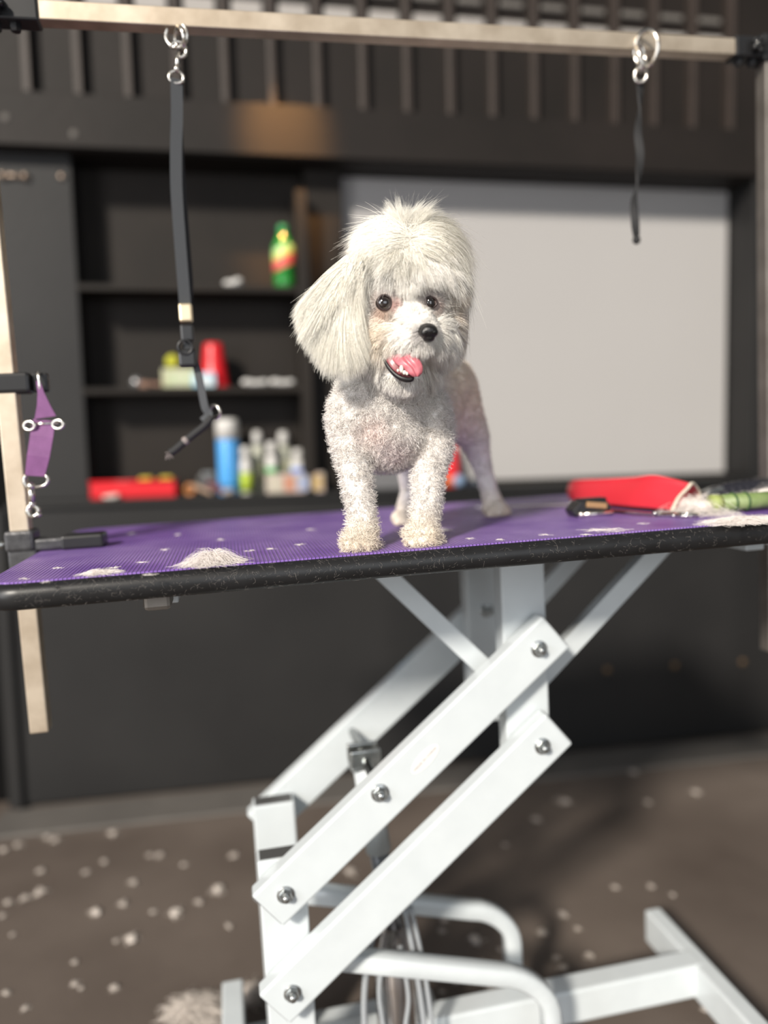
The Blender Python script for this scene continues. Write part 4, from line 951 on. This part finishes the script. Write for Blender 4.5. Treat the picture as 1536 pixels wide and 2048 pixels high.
for (a, b, lb) in ((482, 540, 'left'), (538, 592, 'right')):
    xa, _ = xz(a, 770, 2.385); xb, _ = xz(b, 770, 2.385); xm = (xa+xb)/2
    lump('folded_cloth', [((xm, 2.385, zs+.010), ((xb-xa)/2, .02, .010)), ((xa+.018, 2.38, zs+.013), (.018, .016, .011)), ((xb-.018, 2.385, zs+.012), (.017, .018, .010))], .003, M_wht,
         'white folded cloth on the lower shelf, %s one of the two' % lb, 'cloth', (xm, 2.385, zs))
# counter, left part
yc = 2.42
x0_, _ = xz(184, 980, yc); x1_, _ = xz(354, 980, yc); zt = xz(260, 962, yc)[1]
tr = thing('red_tray', 'long low red plastic tray with rounded ends on the counter', 'tray', ((x0_+x1_)/2, yc, CT))
mb = MB().box((x0_, yc-.035, CT), (x1_, yc+.05, CT+.012), .005)
for y_ in (yc-.035, yc+.044): mb.box((x0_, y_, CT), (x1_, y_+.006, zt), .003)
for x_ in (x0_, x1_-.006): mb.box((x_, yc-.035, CT), (x_+.006, yc+.05, zt), .003)
part('shell', mb, mat('red_plastic', (0, 0, 0)), tr)
part('rim', MB().tube([(x0_, yc-.036, zt), (x1_, yc-.036, zt)], .0035, 8), mat('red_plastic', (0, 0, 0)), tr)
M_yel = mat('yellow_foam', (0.45, 0.36, 0.03), .7)
for px_, lb in ((292, 'left'), (333, 'right')):
    x, _ = xz(px_, 960, yc); solo('comb_guard', MB().box((x-.020, yc-.014, CT+.013), (x+.020, yc+.014, zt+.012), .007).box((x-.015, yc-.016, CT+.013), (x+.015, yc-.010, zt+.004), .002), M_yel, 'yellow clipper guard standing in the red tray, %s one of two' % lb, 'clipper guard', (x, yc, CT+.013))
x, _ = xz(265, 960, yc); lump('rag', [((x, yc, CT+.025), (.02, .02, .016)), ((x+.014, yc+.005, CT+.028), (.014, .015, .013))], .003, mat('grey_rag', (0.16, 0.15, 0.17), .8), 'small grey rag in the middle of the red tray', 'rag', (x, yc, CT+.012))
x, _ = xz(222, 985, 2.37); lump('fur_scrap', [((x, 2.368, CT+.007), (.026, .012, .007)), ((x+.012, 2.372, CT+.010), (.012, .010, .007))], .003, mat('pale_fur', (0.55, 0.50, 0.46), .9), 'pale scrap of fur in front of the red tray', 'fur scrap', (x, 2.368, CT))
# heap of small tools
M_or = mat('orange_plastic', (0.36, 0.13, 0.03), .5); M_tan = mat('tan_rubber', (0.33, 0.22, 0.15), .6); M_gr = mat('dark_grey_plastic', (0.06, 0.06, 0.062), .5)
def pxl(px_, y=yc): return xz(px_, 970, y)[0]
x = pxl(380); o = thing('tape_roll', 'small roll of orange tape on the counter beside the red tray', 'tape', (x, 2.40, CT))
part('roll', MB().ring((x, 2.40, CT+.019), .0125, .0065, (.3, 1, 0)), M_or, o); part('core', MB().ring((x, 2.40, CT+.019), .0075, .002, (.3, 1, 0)), M_tan, o)
x = pxl(405); solo('nail_file', MB().beam((x-.03, 2.385, CT+.034), (x+.028, 2.375, CT+.007), .012, .010, bev=.003), M_tan, 'tan nail file leaning down on the counter tools', 'nail file', (x, 2.38, CT))
x = pxl(418); o = thing('hair_clipper', 'dark grey hair clipper standing behind the small tools on the counter', 'clipper', (x, 2.45, CT))
part('body', MB().box((x-.034, 2.435, CT), (x+.030, 2.47, CT+.062), .012), M_gr, o); part('blade', MB().box((x-.02, 2.44, CT+.060), (x+.016, 2.465, CT+.070), .002), M_zinc, o)
x = pxl(436); solo('dark_red_comb', MB().beam((x-.03, 2.395, CT+.040), (x+.026, 2.385, CT+.012), .014, .008, bev=.002).beam((x-.03, 2.395, CT+.030), (x+.02, 2.385, CT+.006), .006, .004, bev=.001), mat('dark_red_plastic', (0.11, 0.02, 0.03), .4), 'dark red comb leaning beside the blue spray can', 'comb', (x, 2.39, CT))
x = pxl(455, 2.37); lump('putty_piece', [((x, 2.368, CT+.010), (.019, .014, .010)), ((x+.010, 2.366, CT+.012), (.010, .012, .008))], .003, mat('grey_beige_rag', (0.32, 0.27, 0.24), .8), 'small beige wad in front of the blue spray can', 'wad', (x, 2.368, CT))
# spray can
x0_, _ = xz(437, 975, 2.41); x1_, _ = xz(481, 975, 2.41); x = (x0_+x1_)/2; r = (x1_-x0_)/2; zt = xz(458, 838, 2.41)[1]; hh = zt-CT
sc = thing('spray_can', 'tall light blue spray can with a white cap on the counter', 'spray can', (x, 2.41, CT))
part('can', MB().lathe((x, 2.41, CT), [(r*.95, 0), (r, .004), (r, hh*.72), (r*.96, hh*.735)], 36), mat('light_blue_can', (0.07, 0.32, 0.70), .3, coat=.3), sc)
part('cap', MB().lathe((x, 2.41, CT+hh*.735), [(r*1.04, 0), (r*1.04, hh*.20), (r*.98, hh*.25), (r*.80, hh*.265)], 36), M_wht, sc, 'white cap')
part('band', MB().lathe((x, 2.41, CT+hh*.10), [(r*1.005, 0), (r*1.005, hh*.06)], 36), mat('blue_band', (0.03, 0.20, 0.42), .3), sc)
def bottle(px0, px1, pyt, y, name, label, bodym, lower=None, split=.5, capm=M_wht, taper=.55):
    xa, _ = xz(px0, 970, y); xb, _ = xz(px1, 970, y); x = (xa+xb)/2; r = (xb-xa)/2; zt = xz((px0+px1)/2, pyt, y)[1]; hh = zt-CT
    o = thing(name, label, 'bottle', (x, y, CT))
    part('body', MB().lathe((x, y, CT), [(r*.94, 0), (r, .003), (r, hh*.60), (r*.92, hh*.70), (r*.6, hh*.78)], 28), bodym, o)
    part('cap', MB().lathe((x, y, CT+hh*.77), [(r*taper*1.25, 0), (r*taper*1.2, hh*.16), (r*taper*.9, hh*.23)], 24), capm, o)
    if lower: part('label', MB().lathe((x, y, CT+hh*lower[1]), [(r*1.02, 0), (r*1.02, hh*lower[2])], 28), lower[0], o)
M_lime = mat('lime_green_label', (0.38, 0.50, 0.04), .4); M_gl = mat('green_label', (0.10, 0.40, 0.14), .4); M_bl = mat('blue_label', (0.12, 0.22, 0.58), .4); M_cl = mat('cream_paper_label', (0.50, 0.50, 0.34), .5)
bottle(482, 504, 893, 2.40, 'small_bottle', 'small white bottle with a lime green lower half next to the spray can', M_wht, (M_lime, .05, .40), taper=.7)
bottle(505, 530, 862, 2.46, 'tall_bottle', 'tall cream pump bottle, left one of the two tall bottles', M_cream, (M_cl, .15, .35), taper=.6)
bottle(533, 557, 884, 2.42, 'small_bottle', 'white bottle with a green label band between the two tall bottles', M_wht, (M_gl, .36, .14), taper=.7)
bottle(556, 583, 863, 2.47, 'tall_bottle', 'tall cream white bottle, right one of the two tall bottles', M_cream, (M_cl, .2, .3), taper=.6)
bottle(583, 611, 898, 2.47, 'small_bottle', 'white bottle with a blue label at right end of the bottle row', M_wht, (M_bl, .30, .26), taper=.6)
x0_, _ = xz(532, 980, 2.375); x1_, _ = xz(648, 980, 2.375); zt = xz(590, 946, 2.375)[1]
bx = thing('supply_box', 'long low pale box with coloured print in front of the bottles', 'box', ((x0_+x1_)/2, 2.37, CT))
part('carton', MB().box((x0_, 2.355, CT), (x1_, 2.392, zt), .003), mat('pale_print_card', (0.40, 0.37, 0.31), .6, noise=(14, (0.46, 0.36, 0.34), .1)), bx)
for k_, c_ in enumerate(((.46, .42, .34), (.44, .20, .13), (.28, .32, .45), (.42, .30, .14))):
    xx = x0_+(x1_-x0_)*(.06+.24*k_); part('print_panel', MB().box((xx, 2.3535, CT+.008), (xx+.033, 2.3556, zt-.008)), mat('print_%d' % k_, c_, .6), bx)
# things on the counter below the white board, seen between the legs
x, _ = xz(770, 950, 2.42)
gb = thing('plastic_tub', 'grey plastic tub on the counter, seen between the front legs', 'tub', (x, 2.42, CT))
part('tub', MB().prism([(x-.05, CT), (x+.05, CT), (x+.058, CT+.075), (x-.058, CT+.075)], 2.38, 2.46, 'y', .004), mat('grey_tub', (0.13, 0.13, 0.135), .5), gb)
part('lid', MB().box((x-.061, 2.377, CT+.075), (x+.061, 2.463, CT+.083), .003), mat('grey_tub', (0, 0, 0)), gb)
x, _ = xz(902, 930, 2.42); zt = xz(902, 874, 2.42)[1]
rb = thing('red_bottle', 'red bottle with a pointed top, seen between the hind legs', 'bottle', (x, 2.42, CT))
hh = zt-CT
part('body', MB().lathe((x, 2.42, CT), [(.026, 0), (.028, .004), (.027, hh*.5), (.022, hh*.72), (.014, hh*.9), (.010, hh)], 28), mat('red_plastic', (0, 0, 0)), rb)
part('label', MB().lathe((x, 2.42, CT+.006), [(.0285, 0), (.0285, .028)], 28), mat('orange_label', (0.55, 0.12, 0.02), .4), rb)
x, _ = xz(918, 948, 2.38); solo('blue_ball', MB().ball((x, 2.385, CT+.019), (.019, .017, .019), 20), mat('pale_blue_grey', (0.22, 0.32, 0.48), .5), 'pale blue ball beside the red bottle on the counter', 'ball', (x, 2.385, CT))
x, _ = xz(950, 950, 2.40); dc = thing('dark_case', 'dark navy case on the counter behind the hind leg', 'case', (x, 2.42, CT))
part('box', MB().box((x-.045, 2.39, CT), (x+.055, 2.45, CT+.022), .005), mat('navy_case', (0.015, 0.02, 0.035), .4), dc); part('clasp', MB().box((x-.006, 2.386, CT+.008), (x+.010, 2.391, CT+.016), .001), M_zinc, dc)

# ------------------------------------------------------------------ tools on the table, right
M_redv = mat('red_vinyl', (0.68, 0.035, 0.055), .38, noise=(9, (0.62, 0.03, 0.045), .2))
def TT(px_, py_, y): return tp(px_, py_, y=y)
# red vinyl tool pouch: soft wedge, mouth open to the right
ST = [((1138, 1000), (1137, 966)), ((1150, 1003), (1150, 960)), ((1195, 1009), (1200, 958)), ((1250, 1015), (1262, 955)), ((1298, 1019), (1305, 951)), ((1330, 1022), (1348, 959)), ((1344, 1024), (1382, 968))]
rings = []
for k_, ((bx_, by_), (tx_, ty_)) in enumerate(ST):
    b_ = tp(bx_, by_, z=.006); t_ = tp(tx_, ty_, y=b_[1]+.022); ht = t_[2]; wq = .052 if k_ else .03
    sec = [b_+[0, 0, .002], b_+(t_-b_)*.45+[-.004, 0, .002], b_+(t_-b_)*.85+[-.001, 0, 0], t_, t_+[.016, .016, -.003], t_+[.034, .030, -ht*.45], b_+[wq+.01, .036, .004], b_+[wq*.5, .02, 0]]
    q_ = [np.array(p_) for p_ in sec]; ring = catmull(q_+[q_[0]], 4)[:-1]; rings.append(ring)
rings = [list(x_) for x_ in zip(*[catmull([r_[k_] for r_ in rings], 5) for k_ in range(len(rings[0]))])]
m_n = len(rings[0]); vs = [tuple(p_) for r_ in rings for p_ in r_]; fs = [(i_*m_n+a_, i_*m_n+(a_+1) % m_n, (i_+1)*m_n+(a_+1) % m_n, (i_+1)*m_n+a_) for i_ in range(len(rings)-1) for a_ in range(m_n)]
fs += [tuple(range(m_n))[::-1], tuple((len(rings)-1)*m_n+a_ for a_ in range(m_n))]
pl = thing('tool_pouch', 'bright red vinyl pouch lying on the right end of the purple mat', 'pouch', tuple(rings[10][0]), TAB)
part('pouch', MB().add(vs, fs, True), M_redv, pl)
part('opening_edge', MB().tube(rings[-1][:], .0028, 8, closed=True), mat('cream_piping', (0.60, 0.52, 0.42), .6), pl, 'cream edge of the opening')
# clipper blade
c = TT(1180, 1012, 1.10)
cb = thing('clipper_blade', 'black and brass clipper blade lying in front of the red pouch', 'blade', (c[0], 1.10, 0.002), TAB)
mb = MB().prism([(c[0]-.030, .002), (c[0]+.028, .002), (c[0]+.028, .016), (c[0]+.020, .026), (c[0]-.022, .026), (c[0]-.036, .012)], 1.085, 1.115, 'y', .002); part('block', mb, M_blk, cb)
part('brass_plate', MB().beam((c[0]-.014, 1.084, .021), (c[0]+.019, 1.084, .0165), .009, .006, bev=.001), mat('brass', (0.55, 0.33, 0.16), .4, .7), cb)
part('steel_edge', MB().tube([(c[0]-.026, 1.082, .006), (c[0]+.027, 1.082, .006)], .0042, 10).ball((c[0]-.024, 1.081, .006), .0055), M_chrome, cb)
mb = MB()
for k in range(14): mb.box((c[0]-.020+k*.003, 1.086, .0255), (c[0]-.0184+k*.003, 1.108, .0290))
part('teeth', mb, M_blk, cb)
# long shears: two blades to the left, handles with finger rings to the right
sh = thing('grooming_shears', 'long steel grooming shears with finger rings, blades pointing left behind the paw', 'shears', tuple(TT(1130, 1018, 1.13)), TAB)
def zf(x_, y_, z_=.005): return (x_, y_, z_)
a = tp(952, 1012, z=.005); b = tp(1140, 1010, z=.005); a2 = tp(960, 1019, z=.004)
for s_, (p_, q_) in enumerate(((a, b), (a2, b+[0, -.01, 0]))):
    d = q_-p_; mbb = MB(); nrmv = np.array([-d[1], d[0], 0])/np.linalg.norm(d[:2])
    mbb.prism([(p_[0], p_[1]), (q_[0]+nrmv[0]*.006, q_[1]+nrmv[1]*.006), (q_[0]-nrmv[0]*.003, q_[1]-nrmv[1]*.003)], .0030+s_*.0025, .0050+s_*.0025, 'z', .0004); part('blade', mbb, M_chrome, sh)
    e = b+[.055, .012-.03*s_, 0]; part('shank', MB().tube([q_, (q_+e)/2+[0, .003, 0], e], .0032, 8), M_chrome, sh); part('finger_ring', MB().ring((e[0]+.014, e[1], .006), .013, .0028, (0, 0, 1)), M_chrome, sh)
part('pivot_screw', MB().lathe((b[0], b[1]-.004, .007), [(.004, 0), (.004, .003), (.003, .004)], 16), M_zinc, sh)
sh = thing('grooming_shears', 'steel scissors with round finger rings lying in front of the pouch mouth', 'scissors', tuple(tp(1300, 1030, z=.004)), TAB)
a = tp(1215, 1022, z=.005); b = tp(1310, 1030, z=.005)
part('blade', MB().beam(a, b, .007, .0025, side=(0, 0, 1), bev=.0005), M_chrome, sh); part('blade', MB().beam(a+[0, .006, .002], b+[0, 0, .002], .006, .002, side=(0, 0, 1), bev=.0005), M_chrome, sh)
for (px_, py_, rr_) in ((1372, 1030, .015), (1398, 1026, .013)):
    e = tp(px_, py_, z=.005); part('shank', MB().tube([b, (b+e)/2, e-[rr_, 0, 0]], .003, 8), M_chrome, sh); part('finger_ring', MB().ring((e[0], e[1], .0055), rr_, .003, (0, 0, 1)), M_chrome, sh)
part('pivot_screw', MB().lathe((b[0], b[1], .006), [(.004, 0), (.004, .003), (.003, .004)], 16), M_zinc, sh)
# black clipper with cord, behind green brush
a = TT(1432, 1000, 1.08); b = TT(1600, 985, 1.08)
hc = thing('hair_clipper', 'black hair clipper lying at the right end of the mat behind the green brush', 'clipper', tuple(a), TAB)
mb = MB()
for t in np.linspace(0, 1, 14): p_ = a*(1-t)+b*t; r_ = .010+.011*math.sin(math.pi*min(1, t*1.0+.12)); mb.ball((p_[0], 1.08, max(.0215, r_)), (.016, r_*1.1, r_), 14)
me = remesh(mb, .002, 4); fromT(me, tuple(a)); me.polygons.foreach_set('use_smooth', [True]*len(me.polygons)); me.materials.clear()
part('body', me, mat('clipper_black', (0.016, 0.016, 0.022), .35), hc)
c = TT(1460, 993, 1.058); part('switch', MB().ball(c, (.0075, .003, .005), 14), M_wht, hc, 'white switch'); part('blade_head', MB().beam(a+[-.022, 0, .006], a+[.008, 0, .014], .018, .026, bev=.003), M_zinc, hc)
a = TT(1422, 1018, 1.0); b = TT(1580, 1016, 1.0)
gb = thing('slicker_brush', 'grooming brush with a green handle half buried in loose fur at right edge', 'brush', tuple(a), TAB)
part('handle', MB().tube([(a[0]+.012, 1.0, .017), (b[0], 1.0, .017)], .0125, 16), mat('green_rubber', (0.15, 0.22, 0.07), .5, noise=(60, (0.24, 0.30, 0.13), .2)), gb, 'dark green handle')
part('handle_cap', MB().tube([(a[0], 1.0, .017), (a[0]+.014, 1.0, .017)], .0132, 16), mat('lime_rubber', (0.28, 0.33, 0.10), .6), gb, 'lime end cap')
part('grip_ring', MB().ring((a[0]+.035, 1.0, .017), .0125, .002, (1, 0, 0)).ring((a[0]+.055, 1.0, .017), .0125, .002, (1, 0, 0)), mat('dark_green', (0.05, 0.10, 0.03), .5), gb)

# ------------------------------------------------------------------ clipped fur
M_fur = mat('clipped_fur', (0.86, 0.80, 0.76), .85, spec=.2)
M_fur3 = mat('floor_fur', (0.62, 0.56, 0.51), .9, spec=.2)
M_fur2 = mat('dusty_fur', (0.46, 0.41, 0.37), .9, spec=.2)
def furpile(name, label, c, rx, ry, rz, n_, frame, group=None, hair=.03, cat='fur', rad=.00014, core=.5, m=None):
    "tangle of curved hairs around a soft core"
    c = np.array(c, float); mb = MB(); g = np.random.default_rng(int(abs(c[0]*9973+c[1]*7919)*10) % 99991)
    if core > 0:
        for k in range(5):
            q = c+np.array([g.uniform(-.5, .5)*rx, g.uniform(-.5, .5)*ry, rz*core*.62]); mb.ball(q, (rx*core*g.uniform(.6, 1), ry*core*g.uniform(.6, 1), rz*core*.5), 10)
    me1 = None
    vs = []; fs = []
    for k in range(n_):
        a = g.uniform(0, 6.28); q = math.sqrt(g.random()); p0 = c+np.array([rx*q*math.cos(a), ry*q*math.sin(a), 0]); th = g.uniform(0, 6.28); cv = g.normal()*1.6; L_ = hair*g.uniform(.4, 1.1)
        zt = rz*(1-q**2)*g.uniform(.2, 1.1); pts = []; p_ = p0.copy()
        for s_ in range(5):
            t = s_/4; pts.append([p_[0], p_[1], c[2]+max(rad, zt*math.sin(math.pi*(.15+.8*t)))]); p_ = p_+np.array([math.cos(th+cv*t), math.sin(th+cv*t), 0])*L_/4
        pts = np.array(pts); o_ = len(vs)
        for s_ in range(5):
            d = pts[min(s_+1, 4)]-pts[max(s_-1, 0)]; sd = np.array([-d[1], d[0], 0]); sd /= np.linalg.norm(sd)+1e-9
            vs += [pts[s_]-sd*rad, pts[s_]+sd*rad, pts[s_]+np.array([0, 0, rad*1.5])]
        for s_ in range(4):
            b_ = o_+s_*3; fs += [(b_, b_+1, b_+4, b_+3), (b_+1, b_+2, b_+5, b_+4), (b_+2, b_, b_+3, b_+5)]
    mb.add(vs, fs, True)
    return solo(name, mb, m or M_fur, label, cat, tuple(c), frame, group)
def onmat(px_, py_): p_ = tp(px_, py_, z=.0018); return p_
furpile('fur_clump', 'large white clump of clipped fur on the front edge of the mat', onmat(424, 1127), .019, .011, .017, 1500, TAB, hair=.032, core=.5)
furpile('fur_clump', 'small white wisp of fur on the front edge near left corner', onmat(200, 1147), .013, .007, .006, 300, TAB, hair=.022, core=.3)
furpile('fur_clump', 'small white fleck of fur on the mat between the dog paws and right side', onmat(889, 1062), .007, .012, .005, 60, TAB, hair=.012)
furpile('fur_clump', 'pile of loose pinkish white fur at the mouth of the red pouch', onmat(1395, 1027), .020, .04, .030, 1200, TAB, hair=.045, core=.6)
furpile('fur_clump', 'wide heap of loose fur under the green brush handle', onmat(1492, 1043), .042, .016, .008, 1300, TAB, hair=.04, core=.3)
furpile('fur_clump', 'flat wisp of fur on the mat below the red pouch', onmat(1215, 1060), .018, .005, .002, 50, TAB, hair=.03, core=0)
furpile('fur_clump', 'tuft of loose fur draped over the right end of the clipper', tp(1545, 990, y=1.04), .03, .02, .018, 260, TAB, hair=.05, core=.5)
sp = ((45, 1158), (112, 1137), (330, 1100), (405, 1099), (443, 1080), (500, 1102), (283, 1125), (262, 1068), (355, 1070), (540, 1098), (600, 1090), (1172, 1070), (1285, 1048), (1090, 1070), (1000, 1080), (940, 1078), (480, 1120), (380, 1118), (90, 1165), (232, 1135), (620, 1060), (300, 1150))
for i, q in enumerate(sp):
    furpile('fur_fleck', 'tiny fleck of white fur scattered on the purple mat', onmat(*q), random.uniform(.003, .006), random.uniform(.003, .006), .0022, 14, TAB, group='tiny flecks of fur on the purple mat', hair=.008, core=.3)
# fine hairs stuck along the black table edge: nobody could count them
vs = []; fs = []; g = np.random.default_rng(21)
def edgept(x, s_):                                                           # s_ -1..1 down the half-round front edge
    a = s_*math.pi/2*.92; return np.array([x, Y0+.011*(1-math.cos(a))-.0004, -TH/2+TH/2*math.sin(a)])
for k in range(800):
    x = g.uniform(X0+.05, .80) if k % 3 else g.uniform(X0+.05, .25); s_ = g.uniform(-.95, .95)*(1 if k % 2 else .6)+(.25 if k % 2 == 0 else 0); s_ = max(-.95, min(.95, s_))
    th = g.uniform(0, 6.28); cv = g.normal()*2.0; L_ = g.uniform(.002, .008 if k % 5 else .013); q = np.array([x, s_]); o_ = len(vs); r_ = g.uniform(.00003, .00006)
    for i in range(5):
        t = i/4; p_ = edgept(q[0], max(-.98, min(.98, q[1]))); vs += [p_+[-r_, 0, -r_], p_+[r_, 0, -r_], p_+[0, -r_*1.6, r_]]
        q = q+np.array([math.cos(th+cv*t), math.sin(th+cv*t)/.024])*L_/4
    for i in range(4):
        b_ = o_+i*3; fs += [(b_, b_+1, b_+4, b_+3), (b_+1, b_+2, b_+5, b_+4), (b_+2, b_, b_+3, b_+5)]
solo('loose_hair', MB().add(vs, fs, True), mat('fine_pale_hair', (0.42, 0.38, 0.35), .7), 'fine pale hairs stuck along the black front edge of the table', 'hair', (.3, Y0, -.015), TAB, kind='stuff')
# fur on the floor
fl = [(112, 1680, 9), (95, 1675, 7), (38, 1690, 8), (8, 1700, 8), (225, 1668, 10), (208, 1724, 7), (82, 1742, 7), (172, 1745, 6), (267, 1765, 9), (318, 1711, 8), (300, 1711, 6), (367, 1730, 6), (468, 1711, 9), (49, 1798, 9), (18, 1804, 8), (84, 1783, 11), (77, 1788, 8), (193, 1826, 11), (247, 1808, 9), (307, 1824, 6), (352, 1827, 13), (398, 1805, 8), (437, 1781, 13), (262, 1880, 14), (232, 1882, 5), (150, 1925, 6), (150, 1968, 7), (162, 1977, 5), (228, 1977, 9), (13, 1986, 7), (50, 2017, 7), (328, 2036, 5), (458, 1852, 7), (25, 1870, 5), (5, 1832, 6),
      (1265, 1545, 9), (1392, 1585, 9), (1073, 1640, 9), (1128, 1604, 13), (1295, 1605, 7), (1124, 1829, 9), (1086, 1866, 11), (1114, 1917, 8), (1127, 1936, 10), (1180, 1912, 9), (1230, 1775, 7), (1302, 1773, 7), (1155, 1858, 6), (952, 1882, 14), (884, 1862, 7), (972, 1835, 8), (890, 1840, 9), (965, 1925, 7), (980, 1975, 10), (912, 1965, 7), (885, 1985, 7), (700, 1745, 12), (760, 1712, 9), (1000, 1900, 6), (860, 1650, 5), (1010, 1690, 5), (640, 1905, 6), (1410, 2020, 8), (1345, 1790, 5)]
big = {(352, 1827): 'largest white fur tuft on the floor left of the lift, oval and leaning', (437, 1781): 'bright white fur tuft on the floor nearest the lift foot on its left', (262, 1880): 'bright flat fur tuft on the floor, lowest of the big ones at left',
       (193, 1826): 'round bright fur tuft on the floor under the left post', (952, 1882): 'large pale fur tuft on the floor between the two bent guard tubes'}
for (a, b, r) in fl:
    p_ = wp(a, b, z=.001); y_ = p_[1]; s_ = r*y_/FPX
    reg = ('small fur tuft at far left of the floor near the wall' if b < 1760 else 'small fur tuft on the floor at left, under the left post') if a < 480 else \
          ('small fur tuft on the floor seen between the lift arms' if a < 860 or (b < 1700 and a < 1060) else 'small fur tuft on the floor behind the bent guard tubes') if a < 1060 else \
          ('dim fur tuft by the wall right of the lift' if b < 1660 else 'small fur tuft between the guard tube and right base rail')
    lb = big.get((a, b)); furpile('fur_tuft', lb or reg, p_, s_*.85, s_*1.1, s_*.55, 45, ROOM, m=M_fur3 if lb else M_fur2, group=None if lb else 'fur tufts: '+reg, hair=s_*1.2, rad=.0004, core=.75)
furpile('fur_heap', 'ragged heap of white fur on the floor behind the left base foot', wp(390, 2025, z=.001), .036, .035, .020, 900, ROOM, hair=.05, rad=.0004, core=.35, m=M_fur3)
furpile('fur_heap', 'small ragged heap of fur on the floor right of the left base foot', wp(506, 1990, z=.001), .022, .025, .012, 350, ROOM, hair=.035, rad=.0004, core=.3, m=M_fur3)
# ------------------------------------------------------------------ tidy
for o in bpy.data.objects:
    if '_x' in o.keys(): del o['_x']
bpy.context.view_layer.update()
